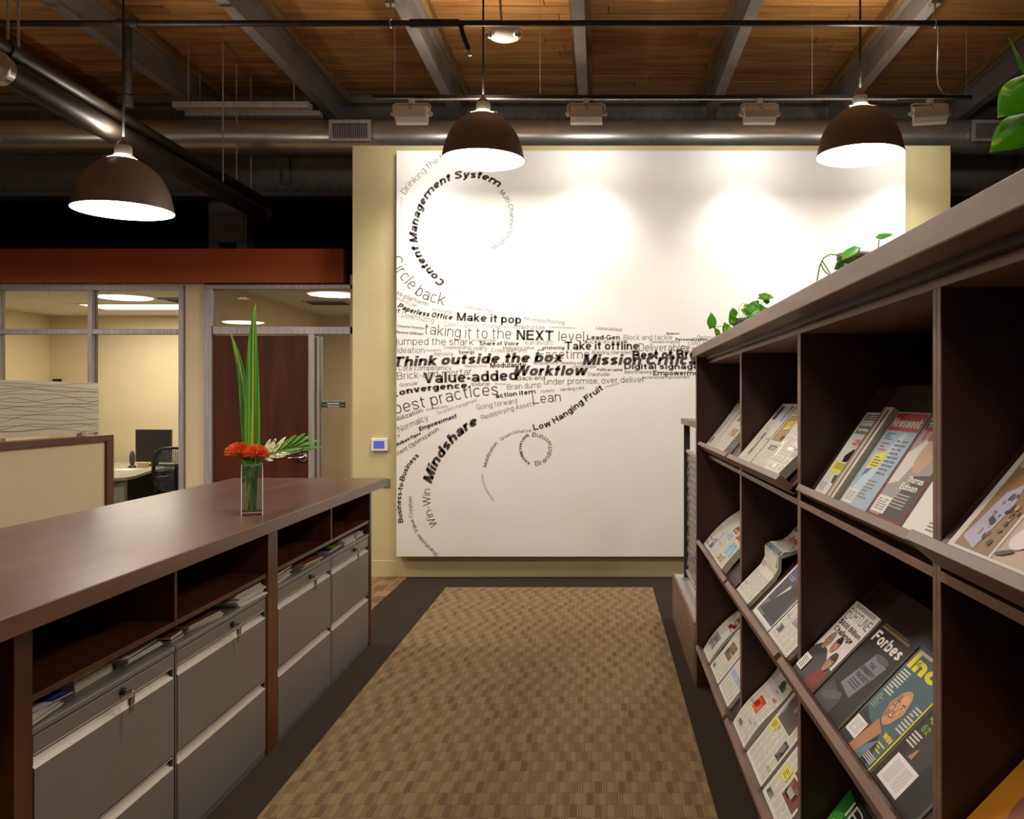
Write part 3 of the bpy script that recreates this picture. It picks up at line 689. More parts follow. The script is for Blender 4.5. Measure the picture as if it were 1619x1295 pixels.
    if ch == 'H': return [[(h, 0), (h, 1)], [(U-h, 0), (U-h, 1)], [(h, .52), (U-h, .52)]], U
    if ch == 'I': return [[(h, 0), (h, 1)]], 2*h
    if ch == 'K': return [[(h, 0), (h, 1)], [(h, .34), (U-h*1.2, 1)], [(h+.16, .46), (U-h, 0)]], U
    if ch == 'L': return [[(h, 0), (h, 1)], [(h, h), (U*.82, h)]], U*.82
    if ch == 'M': q = U*1.2; return [[(h, 0), (h, 1)], [(q-h, 0), (q-h, 1)], [(h*1.1, 1), (q/2, 0)], [(q-h*1.1, 1), (q/2, 0)]], q
    if ch == 'N': return [[(h, 0), (h, 1)], [(U-h, 0), (U-h, 1)], [(h*1.1, 1), (U-h*1.1, 0)]], U
    if ch == 'O': return [arc(uc*1.08, .5, ur*1.08, .5-h, 0, 360)], U*1.08
    if ch == 'P': return [[(h, 0), (h, 1)], [(h, 1-h), (uc, 1-h)]+arc(uc, .73-h/2, ur, .27-h/2, 90, -90)+[(h, .46)]], U*.97
    if ch == 'R': return [[(h, 0), (h, 1)], [(h, 1-h), (uc, 1-h)]+arc(uc, .74-h/2, ur, .26-h/2, 90, -90)+[(h, .48)], [(uc, .48), (U-h*1.2, .36), (U-h, 0)]], U
    if ch == 'S':
        k = ur; t = 1-h; return [spline([(U-h-.02, .74), (uc+k*.6, t-.03), (uc, t), (uc-k*.75, t-.06), (h, .74), (uc-k*.4, .57), (uc+k*.45, .46), (U-h, .27), (uc+k*.75, h+.06), (uc, h), (uc-k*.65, h+.03), (h, .27)], 4)], U
    if ch == 'T': return [[(uc, 0), (uc, 1)], [(0, 1-h), (U, 1-h)]], U
    if ch == 'U': return [[(h, 1), (h, .33)]+arc(uc, .33, ur, .33-h, 180, 360)+[(U-h, 1)]], U
    if ch == 'V': return [[(h*.8, 1), (uc, 0)], [(U-h*.8, 1), (uc, 0)]], U
    if ch == 'W': q = U*1.42; return [[(h*.8, 1), (q*.27, 0)], [(q/2, 1), (q*.27, 0)], [(q/2, 1), (q*.73, 0)], [(q-h*.8, 1), (q*.73, 0)]], q
    if ch == 'X': return [[(h, 1), (U-h, 0)], [(U-h, 1), (h, 0)]], U
    if ch == 'Y': return [[(uc, 0), (uc, .42)], [(uc, .40), (h, 1)], [(uc, .40), (U-h, 1)]], U
    if ch == '-': return [[(0, .34), (.26, .34)]], .26
    if ch == '.': return [[(h, 0), (h, 2.2*h)]], 2*h
    if ch == ',': return [[(h, 0), (h, 2.2*h)], [(h*1.2, 0), (h*.4, -.13)]], 2*h
    if ch == "'": return [[(h, .72), (h, 1)]], 2*h
    if ch == '+': return [[(0, .4), (.6, .4)], [(.3, .1), (.3, .7)]], .6
    if ch == '0': return [arc(c, .5, rx, .5-h, 0, 360)], w
    if ch == '1': return [[(.22+h, 0), (.22+h, 1)], [(.22+h, 1-h), (.02, .78)]], .22+2*h
    if ch == '2': return [spline([(h, .68), (h+.03, .85), (c, 1-h), (w-h-.02, .85), (w-h, .70), (c+.05, .42), (h*1.2, h*1.2)], 4), [(h*.6, h), (w, h)]], w
    if ch == '6': return [arc(c, .32, rx, .32-h, 0, 360), spline([(h, .36), (h+.03, .72), (c, 1-h), (w-h, .84)], 4)], w
    if ch == '$': return [glyph('S', h)[0][0], [(uc, -.1), (uc, 1.1)]], U
    return [[(h, 0), (h, 1)]], 2*h
def spline(pts, n=14):
    if len(pts) == 2:
        return [(pts[0][0]+(pts[1][0]-pts[0][0])*i/8, pts[0][1]+(pts[1][1]-pts[0][1])*i/8) for i in range(9)]
    P = [(2*pts[0][0]-pts[1][0], 2*pts[0][1]-pts[1][1])]+list(pts)+[(2*pts[-1][0]-pts[-2][0], 2*pts[-1][1]-pts[-2][1])]
    out = []
    for i in range(1, len(P)-2):
        for k in range(n):
            t = k/n
            out.append(tuple(.5*((2*P[i][j])+(-P[i-1][j]+P[i+1][j])*t+(2*P[i-1][j]-5*P[i][j]+4*P[i+1][j]-P[i+2][j])*t*t+(-P[i-1][j]+3*P[i][j]-3*P[i+1][j]+P[i+2][j])*t**3) for j in (0,1)))
    out.append(tuple(pts[-1])); return out
W_ = {'L': (.040, 0, .15), 'R': (.056, 0, .13), 'B': (.098, 0, .10), 'H': (.125, 0, .085), 'BI': (.098, .2, .10), 'HI': (.122, .2, .085), 'I': (.056, .2, .13)}
GC = {}
def glyphs(s, h=.05, shear=0.0, sp_=.1):
    k = (s, h, shear)
    if k in GC: return GC[k]
    vs, fs, x = [], [], 0.0
    for ch in s:
        polys, adv = glyph(ch, h)
        for P in polys:
            closed = math.hypot(P[0][0]-P[-1][0], P[0][1]-P[-1][1]) < 1e-6 and len(P) > 3
            n = len(P); b = len(vs)
            for i in range(n):
                a = P[i-1] if i > 0 else (P[-2] if closed else P[0]); c = P[i+1] if i < n-1 else (P[1] if closed else P[-1])
                dx, dy = c[0]-a[0], c[1]-a[1]; l = math.hypot(dx, dy) or 1; nx, ny = -dy/l*h, dx/l*h
                # diagonals ending on a line keep flat ends
                if n == 2 and abs(dx) > 1e-6 and abs(dy) > .25: nx, ny = -h*l/abs(dy)*(1 if dy > 0 else -1), 0
                vs.append((x+P[i][0]+nx, P[i][1]+ny)); vs.append((x+P[i][0]-nx, P[i][1]-ny))
            for i in range(n-1): q = b+2*i; fs.append((q, q+2, q+3, q+1) )
        x += adv+(sp_ if ch != ' ' else 0)
    vs = [(a+shear*c, c) for a, c in vs]
    x0 = min(v[0] for v in vs); x1 = max(v[0] for v in vs)
    # pieces face up
    out = []
    for f in fs:
        ar = sum(vs[f[i]][0]*vs[f[(i+1)%4]][1]-vs[f[(i+1)%4]][0]*vs[f[i]][1] for i in range(4)); out.append(f if ar > 0 else f[::-1])
    r = ([(v[0]-x0, v[1]) for v in vs], out, x1-x0); GC[k] = r; return r
INK = {}
def ink(g):
    g = round(g, 2)
    if g not in INK:
        d = (.235,.20,.175); c = tuple(d[i]+(.88-d[i])*g for i in range(3)); INK[g] = mat('mural_ink', c, .65)
    return INK[g]
NT = [0]
def mt(s, hgt, wt, g, *pts):
    NT[0] += 1
    off, sh, ft = W_[wt]; vs, fs, wd = glyphs(s, off, sh, ft)
    P = spline(pts); S = [0]
    for a, b in zip(P, P[1:]): S.append(S[-1]+math.hypot(b[0]-a[0], b[1]-a[1]))
    Lt = S[-1]; sx = Lt/wd; sy = hgt; yy = MY-.0006-NT[0]*.00001
    out = []; j0 = 0
    for x, y in vs:
        q = x*sx
        j = 0
        while j < len(S)-2 and S[j+1] < q: j += 1
        t = (q-S[j])/max(1e-6, S[j+1]-S[j])
        a, b = P[j], P[j+1]; dx, dy = (b[0]-a[0]), (b[1]-a[1]); l = math.hypot(dx, dy) or 1
        X, Y = a[0]+dx*t+dy/l*y*sy, a[1]+dy*t-dx/l*y*sy
        p = px(X, Y, yy); out.append((p.x, yy, p.z))
    bm = bmesh.new(); bvs = [bm.verts.new(v) for v in out]
    for f in fs:
        try: bm.faces.new([bvs[i] for i in f])
        except Exception: pass
    if bm.faces:
      for co, no in (((mx0+.003,0,0),(-1,0,0)), ((0,0,mz0+.004),(0,0,-1))):
          bmesh.ops.bisect_plane(bm, geom=bm.verts[:]+bm.edges[:]+bm.faces[:], plane_co=co, plane_no=no, clear_outer=True)
    me = bpy.data.meshes.new('lettering'); Mi = wm(mural).inverted()
    bm.transform(Mi); bm.normal_update()
    bm.to_mesh(me); bm.free(); me.materials.append(ink(g))
    o = bpy.data.objects.new('lettering', me); C.objects.link(o); o.parent = mural
T = [
('Drinking the Kool-Aid',10,'L',.15,(641,308),(651,294),(667,279),(679,266.6),(700,253),(722,244),(748,240)),
('Value Maximization',6,'L',.62,(637,376),(634.5,344),(638,312)),
('Content Management System',12.5,'HI',.03,(704,445),(687,430),(672,411.5),(663,395),(660,379),(660,361),(665,338),(676,316),(690,299),(712,286),(734,282),(759,283),(775,289),(789,297)),
('Multi-Channel Strategy',7.5,'R',.12,(789,304),(799,317),(805,332),(806,348),(803.5,363),(796,376),(785,386),(776,391)),
('Framework',5,'R',.45,(767.6,397),(750.6,398),(732.5,394)),
('Next generation',3,'R',.4,(714,456),(740,466)),
('Circle back',19,'L',.1,(616,411),(627,432),(645,455),(660,468),(680,477),(702,483)),
('Cross-platform',7,'R',.15,(612,456),(629.5,466.5),(650,476),(675.4,484)),
('Rule of Law',5,'R',.5,(627,474),(658,485.5)),
('Paperless Office',8.5,'HI',.03,(628,486),(650,495),(678,501),(715,506)),
('nt',7,'B',.1,(622,492),(631,495)),
('Actionable',5,'R',.5,(683,491),(714,496.5)),('Corporate DNA',5.5,'R',.42,(733,487),(778,494)),
('Make it pop',13,'B',.03,(722,507),(824,512)),('Recession Proofing',6,'R',.45,(828,506),(860,510),(892,513)),
('Downsizing',8.5,'L',.25,(634.6,501),(685.6,511)),('Client-centric',7.5,'R',.74,(702,516),(756,519)),
('Put a spin on it',5.5,'R',.5,(764,517),(808,519.5)),('Infrastructure',7,'R',.35,(812,520),(861,521)),
('Incremental Improvement',3.2,'R',.45,(868,518.5),(909,520)),('Consumer Retention',4,'B',.3,(628,517),(671,521)),
('Reverse fulfillment',4.2,'B',.15,(627,527),(669,530)),
('taking it to the',17,'L',.08,(671,528),(735,534),(808,536)),('NEXT',16,'B',.03,(816.5,537.5),(875,538.6)),('level,',16,'L',.1,(883,539),(927,540)),
('Lead-Gen',7.5,'B',.05,(928,537),(980,537)),('Block and tackle',8,'L',.25,(986,537.5),(1063,537)),
('Leave-behind',5.5,'I',.35,(941.5,521),(983,524)),('Enhanced',3.6,'BI',.2,(1053.5,529),(1074,529)),('Personalization',5,'B',.2,(1068,539),(1119,539)),
('Optimization',8,'L',.3,(1102,538),(1150,538)),('ducks-in-a-row',7,'R',.45,(923,543),(992.5,543)),('Take it offline',13,'B',.03,(893,553),(1010,553)),
('Deliverables',12,'L',.12,(1010,555),(1090,555.5)),('Trended Analysis',4.5,'R',.4,(1027,542.5),(1075,542.5)),('Scalability',11,'L',.1,(1076,557),(1140,557)),
('cold call',7,'L',.25,(1088,546),(1125,545)),
('jumped the shark',11.5,'L',.12,(626,545),(749,546)),('Stakeholder',4.5,'R',.5,(749,540),(785,540)),('Share of Voice',6.5,'B',.1,(758,546),(820,546)),
('Ideation',9,'L',.15,(628,558),(671,558)),('buzzworthy',4,'R',.5,(674,555.5),(698,555.5)),('Downtrending',5.2,'R',.35,(702,552),(743,552)),('Loyalty',7,'R',.35,(744,553.5),(770,553.5)),
('Synergy',5,'B',.1,(725,559),(750,559)),('Rightsizing',5,'R',.5,(686,562),(716,562)),('Measuring Value',5.5,'R',.5,(795,552),(844,552)),('Cross-platform',6.5,'R',.35,(777,557),(833,557)),
('bandwidth',8,'R',.74,(831,545),(875,545)),('offshoring',4.8,'B',.1,(857,552.5),(892,552)),('Facetime',14,'L',.12,(850,567),(932,567)),
('Think outside the box',16,'HI',.03,(623,580),(760,575),(892,572)),('Core competency',8,'R',.4,(630,586),(714,585)),('Paperless Office',4,'R',.5,(735,580.6),(769,580.6)),
('Modularity',8,'B',.08,(775,581.5),(832,580.5)),('Brick-and-mortar',11,'L',.15,(628,600),(680,597),(746,592.5)),('Value-added',17,'B',.03,(669.5,606),(745,604),(818,601)),
('Workflow',16,'HI',.03,(815,594),(930,593.5)),('Blogosphere',5,'R',.45,(844,576),(882,576)),('Bleeding edge',5,'R',.45,(887,576),(926,576)),('customizable',4.6,'R',.5,(904,581.6),(942,581.6)),
('Branding',5.2,'R',.45,(936,559.5),(963,559.5)),('User intent',5.2,'I',.3,(966,559.5),(999,559.5)),('Mission Critical',17,'HI',.03,(921,577),(1112,577)),
('Best of Breed',15,'H',.03,(1000,569),(1122,566)),('Digital signage',8.5,'B',.05,(987,583.5),(1105,583.5)),('Political capital',4.2,'B',.35,(944,586.5),(984,586.5)),
('Stakeholder',6,'R',.45,(929,594.5),(964.5,594.5)),('Benchmarking',5.2,'R',.4,(987.5,590.5),(1030,590.5)),('Empowerment',8,'B',.1,(1032.5,593.5),(1115,593.5)),
('Incremental Improvement',5,'R',.45,(1015.5,599),(1090,598.5)),('under promise, over deliver',9.5,'L',.2,(860,608),(940,606.5),(1019,604)),
('Back-end',7,'R',.3,(818,601.5),(862,600.5)),('Granular',5.5,'R',.4,(632,611.5),(661,608)),('convergence.',10,'H',.03,(622,629),(650,621.5),(700,616),(744,613.5)),
('Webinar',6,'R',.4,(745,611),(775,609.5)),('Business',2.8,'R',.5,(783,608),(800,608.5)),('Brain dump',8.5,'L',.25,(802,616),(855.6,612)),
('best practices',19,'L',.08,(625,655),(685,641),(740,629),(788,624)),('action item',7.2,'B',.06,(784,629.5),(847,622)),('Holistic',4.6,'R',.5,(855,621),(877,619)),('Herding cats',5,'R',.4,(886,618.5),(924,615)),
('Lean',15,'L',.1,(843,638.5),(887,634)),('Going forward',8,'L',.3,(753.6,648),(818,637)),('Redeploying Assets',7.8,'L',.3,(762,664.5),(800,652),(846,641)),
('Emotional Economy',3.6,'R',.45,(674.6,649.5),(708.5,643.5)),('Document management',6,'R',.72,(691.6,656),(754.5,635)),('Mobilization',7,'R',.12,(616,669),(645,660),(669,651)),
('Normalcy',9.5,'L',.2,(631,683.5),(678,663.5)),('Empowerment',7,'HI',.08,(663,682),(723,660)),
('Mindshare',15.5,'HI',.02,(682,765.5),(692.6,736),(704,718),(715,703),(728,690),(741.5,679),(757,670)),
('Win-Win',12,'L',.2,(692,829.5),(684.5,814),(680.5,795.5),(680,773)),('Content Optimization',7,'R',.15,(616,728),(640,714),(668,697),(694.5,680.5)),
('ks',5,'R',.35,(626,694),(633,689)),('Ballpark Figure',4.8,'HI',.06,(627.6,705.5),(666,686.5)),
('Business-to-Business',8,'B',.05,(637.7,826),(634.2,800),(636,777),(640.5,755.6),(649,737),(663,721)),
('Shareholder Value Creation',6,'R',.22,(694,877),(680,863.6),(666,848),(658,833),(652.5,814),(651,785)),
('Green Initiative',5.2,'R',.4,(792,697),(809.5,687.5),(826,684),(840,683)),('Mobilization',5.4,'R',.1,(768.5,739),(775,719),(787,700.5)),
('Information security',3.4,'R',.5,(781,790),(768,770),(763.5,750)),('Success Metrics',5,'B',.1,(833,685),(823,698),(821,712),(826,726),(836,735)),
('Brandstorming',7.5,'R',.3,(846.6,736.5),(859,733),(869,723),(873,709),(869,695),(856.5,687),(842,685)),
('Low Hanging Fruit',9.5,'B',.06,(844,680.5),(868,674),(895,658.5),(923,638),(954,615.5)),('cost-effective',2.8,'R',.4,(957.7,613),(979,607)),
]
for t_ in T: mt(t_[0], t_[1], t_[2], t_[3], *t_[4:])

# ------------------------------------------------------------------ counter with filing cabinets
CX, TOPZ = -1.47, 1.064
ct = thing('counter', 'long dark wood counter over grey filing cabinets on the left', 'counter', (-1.9, 3.5, 0))
Y0, Y1 = -.3, 5.485
box('worktop', M_laminate, -2.36, -1.378, Y0, 5.53, 1.010, TOPZ, ct, .003)
box('end_panel', M_woodz, -2.32, CX+.005, 5.445, Y1, 0, 1.010, ct, .001)
box('stile', M_woodz, CX-.35, CX+.006, 3.772, 3.83, 0, 1.010, ct, .001)
box('stile', M_woodz, CX-.35, CX+.002, 3.833, 3.894, 0, 1.010, ct, .001)
box('stile', M_woodz, CX-.35, CX+.006, 2.135, 2.205, 0, 1.010, ct, .001)
box('back_panel', M_wood, -2.32, -2.30, Y0+.05, 5.445, 0, 1.010, ct)
box('inner_panel', M_rackshade, -2.30, CX-.12, 2.13, 2.145, 0, 1.01, ct); box('knee_panel', M_rackshade, -2.05, -2.03, Y0+.05, 2.13, 0, 1.01, ct)
for a, b in ((2.205, 3.772), (3.894, 5.445)):
    box('shelf_board', M_wood, -2.28, CX, a, b, .785, .803, ct, .001)
    m_ = (2.962 if a < 3 else 4.68); box('divider', M_woodz, -2.28, CX, m_-.009, m_+.009, .803, 1.010, ct)
def cabinet(y0, y1, lab):
    t = thing('filing_cabinet', lab, 'filing cabinet', (CX-.25, (y0+y1)/2, 0), 'grey two-drawer filing cabinets under the counter')
    x1 = CX; xb = -1.98
    box('cabinet_body', M_filing, xb, x1-.028, y0+.003, y1-.003, .012, .70, t, .002)
    box('top_cap', M_filing, xb-.005, x1, y0+.002, y1-.002, .697, .715, t, .003)
    box('base_rail', M_filing, x1-.03, x1-.006, y0+.004, y1-.004, .0, .026, t, .001)
    for yy in (y0+.003, y1-.011): box('side_rail', M_filing, x1-.03, x1-.004, yy, yy+.008, .026, .697, t)
    box('lock_rail', M_filing, x1-.028, x1-.002, y0+.012, y1-.012, .648, .6935, t, .002)
    for z0, z1 in ((.345,.640),(.030,.330)):
        d = box('drawer_front', M_filing, x1-.028, x1, y0+.014, y1-.014, z0, z1-.032, t)
        # slanted finger pull along the drawer's top, the gap's shade put in above it as a dark sheet
        MB().prism([(x1,z1-.032),(x1-.020,z1-.006),(x1-.028,z1-.006),(x1-.028,z1-.032)], 'y', y0+.014, y1-.014).build('pull', mat_pull, d)
        box('slot_shade', M_filedark, x1-.0278, x1-.027, y0+.014, y1-.014, z1-.006, z1+.006, d)
        for yy in (y0+.012, y1-.022): box('pull_cap', M_filedark, x1-.028, x1-.006, yy, yy+.006, z1-.03, z1-.004, d)
        MB().tube([(x1-.006,y0+.014,z1+.004),(x1-.006,y1-.014,z1+.004)], .0035, 6).build('lip', mat_pull, d)
    yl = y0+(y1-y0)*.56; zl = .672
    lk = MB().tube([(x1-.004,yl,zl),(x1+.008,yl,zl)], .012, 14).build('lock', M_black, t)
    mb = MB().box(x1+.006,x1+.030,yl-.004,yl+.004,zl-.004,zl+.005)
    mb.tube([(x1+.028+.010*math.cos(a),yl,zl-.008+.012*math.sin(a)) for a in [2*PI*k/10 for k in range(11)]], .0015, 5, False)
    mb.box(x1+.022,x1+.026,yl-.010,yl+.010,zl-.042,zl-.018).box(x1+.022,x1+.026,yl-.003,yl+.003,zl-.072,zl-.042)
    mb.box(x1+.028,x1+.031,yl-.004,yl+.015,zl-.040,zl-.018).box(x1+.028,x1+.031,yl+.004,yl+.009,zl-.062,zl-.040)
    mb.build('keys', M_chrome, lk)
mat_pull = mat('bright_pull_metal', (.66,.62,.58), .35, .4)
cabinet(2.207, 2.960, 'grey filing cabinet nearest the camera with keys in its lock'); cabinet(2.964, 3.770, 'grey filing cabinet just left of the thick wooden stile')
cabinet(3.896, 4.678, 'grey filing cabinet just right of the thick wooden stile'); cabinet(4.682, 5.443, 'grey filing cabinet at the far end of the counter')

# ------------------------------------------------------------------ printed matter
def printed(name, w_, h_, th, ops, parent, matp, curve=None, pages=M_edge, seg=10, pre=''):
    """pages + cover print as children of parent, in its local frame: u right, v up, z out."""
    cv_ = curve or (lambda v, u: 0.0)
    nu = 2 if not curve else 6
    mb = MB(); vs = []
    for j in range(seg+1):
        for i in range(nu+1):
            u, v = w_*i/nu, h_*j/seg; vs.append((u, v, cv_(v/h_, u/w_)+th))
    nb = len(vs)
    for j in range(seg+1):
        for i in range(nu+1):
            u, v = w_*i/nu, h_*j/seg; vs.append((u, v, cv_(v/h_, u/w_)))
    def id_(i, j): return j*(nu+1)+i
    fs = []
    for j in range(seg):
        for i in range(nu):
            fs.append((id_(i,j), id_(i+1,j), id_(i+1,j+1), id_(i,j+1))); fs.append((nb+id_(i,j+1), nb+id_(i+1,j+1), nb+id_(i+1,j), nb+id_(i,j)))
    for j in range(seg):
        fs.append((id_(0,j), id_(0,j+1), nb+id_(0,j+1), nb+id_(0,j))); fs.append((id_(nu,j+1), id_(nu,j), nb+id_(nu,j), nb+id_(nu,j+1)))
    for i in range(nu):
        fs.append((id_(i+1,0), id_(i,0), nb+id_(i,0), nb+id_(i+1,0))); fs.append((id_(i,seg), id_(i+1,seg), nb+id_(i+1,seg), nb+id_(i,seg)))
    mb.add(vs, fs).build('pages', pages, parent, local=True)
    pm = MB(); lay = [0]
    def put(p, c, faces):
        lay[0] += 1; e = .0004+lay[0]*.00005
        pm.add([(a*w_, b*h_, th+cv_(b, a)+e) for a, b in p], faces, col=c)
    def clampp(q): return (min(1, max(0, q[0])), min(1, max(0, q[1])))
    for o in ops:
        k = o[0]
        if k == 'r':
            u0, v0, u1, v1, c = o[1:6]; n = max(1, int((v1-v0)*12)) if curve else 1; m_ = max(1, int((u1-u0)*6)) if curve else 1
            p = [(u0+(u1-u0)*i/m_, v0+(v1-v0)*j/n) for j in range(n+1) for i in range(m_+1)]
            put(p, c, [(j*(m_+1)+i, j*(m_+1)+i+1, (j+1)*(m_+1)+i+1, (j+1)*(m_+1)+i) for j in range(n) for i in range(m_)])
        elif k == 'e':
            cu, cv2, ru, rv, rot, c = o[1:7]; p = []
            for i in range(20):
                t = 2*PI*i/20; a, b = ru*math.cos(t), rv*math.sin(t)*h_/w_
                p.append(clampp((cu+a*math.cos(rot)-b*math.sin(rot), cv2+(a*math.sin(rot)+b*math.cos(rot))*w_/h_)))
            put(p, c, [tuple(range(20))])
        elif k == 'p':
            put(o[1], o[2], [tuple(range(len(o[1])))])
        elif k == 't':   # text, u, v, width fraction, height fraction, colour, weight
            s_, u, v, wf, hf, c, wt = o[1:8]; rot = o[8] if len(o) > 8 else 0
            off, sh, ft = W_[wt]; gv, gf, wd = glyphs(s_, off, sh, ft); lay[0] += 1; e = .0004+lay[0]*.00005; out = []
            for x, y in gv:
                a, b = x/wd*wf*w_, y*hf*h_
                a, b = a*math.cos(rot)-b*math.sin(rot), a*math.sin(rot)+b*math.cos(rot)
                uu, vv = u*w_+a, v*h_+b; out.append((uu, vv, th+cv_(vv/h_, uu/w_)+e))
            pm.add(out, gf, col=c)
        elif k == 'cols':  # u0,v0,u1,v1,ncol,nline,colour
            u0, v0, u1, v1, nc, nl, c = o[1:8]; lay[0] += 1; e = .0004+lay[0]*.00005
            for a in range(nc):
                for b in range(nl):
                    x0 = u0+(u1-u0)*(a+.06)/nc; x1 = u0+(u1-u0)*(a+(.94 if random.random() > .15 else .6))/nc
                    ya = v0+(v1-v0)*(b+.25)/nl; yb = v0+(v1-v0)*(b+.72)/nl
                    p = [(x0,ya),(x1,ya),(x1,yb),(x0,yb)]
                    pm.add([(q[0]*w_, q[1]*h_, th+cv_(q[1], q[0])+e) for q in p], [(0,1,2,3)], col=c)
    if pm.v: pm.build('cover_print', matp, parent, local=True)
K = (.09,.08,.08); Wt = (.93,.91,.87); G = (.5,.49,.47); NP = (.86,.84,.78); SK = (.80,.60,.47); SK2 = (.62,.43,.32)
def face(cu, cv_, r, skin, hair, rot=0, asp=1.3):
    q = []
    def P(du, dv): return (cu+du*math.cos(rot)*r-dv*math.sin(rot)*r, cv_+(du*math.sin(rot)*r+dv*math.cos(rot)*r)*.76)
    dk = tuple(x*.80 for x in skin); lt = tuple(min(1, x*1.1) for x in skin)
    if hair: q.append(('e', *P(0,.30), r*.86, r*.80, rot, hair))
    for s_ in (-1, 1): q.append(('e', *P(s_*.76,.0), r*.13, r*.2, rot, dk))
    q.append(('e', *P(0,.0), r*.76, r*.80, rot, skin)); q.append(('e', *P(0,-.42), r*.60, r*.46, rot, skin))
    q.append(('e', *P(-.42,-.05), r*.24, r*.55, rot, dk)); q.append(('e', *P(.12,.52), r*.36, r*.20, rot, lt))
    if hair: q.append(('e', *P(0,.68), r*.62, r*.24, rot, hair))
    for s_ in (-1, 1):
        q.append(('e', *P(s_*.33,.13), r*.16, r*.065, rot, Wt)); q.append(('e', *P(s_*.33,.13), r*.075, r*.065, rot, (.25,.2,.15))); q.append(('e', *P(s_*.33,.29), r*.19, r*.032, rot, tuple(x*.55 for x in skin)))
        q.append(('e', *P(s_*.40,-.18), r*.15, r*.10, rot, lt))
    q.append(('e', *P(.02,-.10), r*.09, r*.22, rot, lt)); q.append(('e', *P(0,-.26), r*.15, r*.06, rot, dk))
    q.append(('e', *P(0,-.50), r*.27, r*.075, rot, (.60,.30,.26))); q.append(('e', *P(0,-.48), r*.19, r*.028, rot, Wt))
    return q
def news(seed, photos=(), head='B', big=None, note=False, nc=4):
    R_ = random.Random(seed); st = random.getstate(); random.seed(seed)
    q = [('r',0,0,1,1,NP)]
    v = .93
    if big: q.append(('t',)+big)
    q.append(('cols',.04,.04,.96,.86,nc+2,58,(.67,.65,.60)))
    q += [('r',.04,.875,.96,.881,G)]
    for p in photos: q.append(('r',p[0]-.012,p[1]-.01,p[2]+.012,p[3]+.01,NP)); q += art(p, R_)
    for _ in range(3):
        u = R_.choice((.05,.29,.53,.76)); vv = R_.uniform(.1,.8); q.append(('r',u,vv,u+.2,vv+.035,NP)); q.append(('cols',u,vv,u+.2,vv+.035,1,2,(.34,.32,.30)))
    if note:
        u, vv = note; q += sticky(u, vv)
    random.setstate(st)
    return q
def sticky(u, v, w_=.24, h_=.13, sk_=.02):
    yb = (.90,.83,.30)
    return [('p',[(u,v),(u+w_,v+sk_),(u+w_-.01,v+h_+sk_),(u-.01,v+h_)],yb),('cols',u+.03,v+.035,u+w_-.03,v+h_-.01,1,4,(.45,.42,.2))]
def art(p, R_):
    u0,v0,u1,v1,c = p; q = [('r',u0,v0,u1,v1,c)]
    for _ in range(7):
        a = R_.uniform(u0+.02,u1-.04); b = R_.uniform(v0+.02,v1-.04); k = R_.uniform(-.22,.25)
        ra = min(a-u0, u1-a, R_.uniform(.02,.12)); rb = min((b-v0)*.7, (v1-b)*.7, R_.uniform(.02,.1))
        q.append(('e',a,b,max(.008,ra),max(.008,rb),0,tuple(min(1,max(0,x+k*R_.uniform(.6,1.2))) for x in c)))
    return q

# ------------------------------------------------------------------ magazine rack
RX = .596
rk = thing('magazine_rack', 'tall dark wooden magazine rack along the right side', 'rack', (.8, 2.5, 0))
RT, RB = 1.848, 1.01
box('top', M_rack, .507, 1.02, .2, 4.69, 1.802, RT, rk, .003)
box('top_filler', M_rackshade, .575, 1.0, .3, 4.66, 1.785, 1.802, rk)
box('carcass_top', M_rack, RX, 1.0, .3, 4.66, 1.767, 1.785, rk, .001)
box('end_panel', M_rackshade, .53, 1.01, 4.662, 4.70, 0, 1.802, rk)
box('end_panel_edge', M_rack, .5285, .53, 4.661, 4.70, 0, 1.802, rk)
DV = [(3.59,3.626),(2.536,2.553),(2.5545,2.571),(1.493,1.510),(1.5115,1.528),(.44,.475)]
for a, b in DV:
    box('divider', M_rack, RX, RX+.003, a, b, .0, 1.767, rk, .0008)  # thin front band in the lit tone, sides in the shaded tone
    box('divider_side', M_rackshade, RX+.003, 1.0, a, b, .0, 1.767, rk)
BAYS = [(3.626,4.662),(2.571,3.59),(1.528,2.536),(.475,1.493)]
box('back_panel', M_rackshade, 1.0, 1.015, .3, 4.66, 0, 1.785, rk)
box('plinth', M_rack, RX+.004, RX+.02, .3, 4.66, 0, .10, rk)
ROWS = {1: (.585,1.312,50), 2: (.577,.775,46), 3: (.576,.205,52)}
SP = {}
for bi, (a, b) in enumerate(BAYS, 1):
    for z in (1.252, .672, .10):
        box('shelf', M_rack, RX, RX+.003, a, b, z, z+.018, rk, .0008); box('shelf_board', M_rackshade, RX+.003, 1.0, a, b, z, z+.018, rk)
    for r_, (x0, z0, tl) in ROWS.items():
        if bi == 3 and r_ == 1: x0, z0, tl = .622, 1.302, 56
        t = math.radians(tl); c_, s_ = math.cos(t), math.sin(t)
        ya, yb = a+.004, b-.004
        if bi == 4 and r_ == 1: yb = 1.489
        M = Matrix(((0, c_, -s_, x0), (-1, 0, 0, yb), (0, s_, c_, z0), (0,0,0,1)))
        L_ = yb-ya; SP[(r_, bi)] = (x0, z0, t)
        bd = MB().obox(M, 0, L_, -.018, .37, -.018, -.001).build('display_board', M_rackshade, rk, .001)
        MB().obox(M, 0, L_, -.022, -.001, -.020, .036 if (bi, r_) == (3, 1) else .052).build('lip', M_rack, bd, .0012)
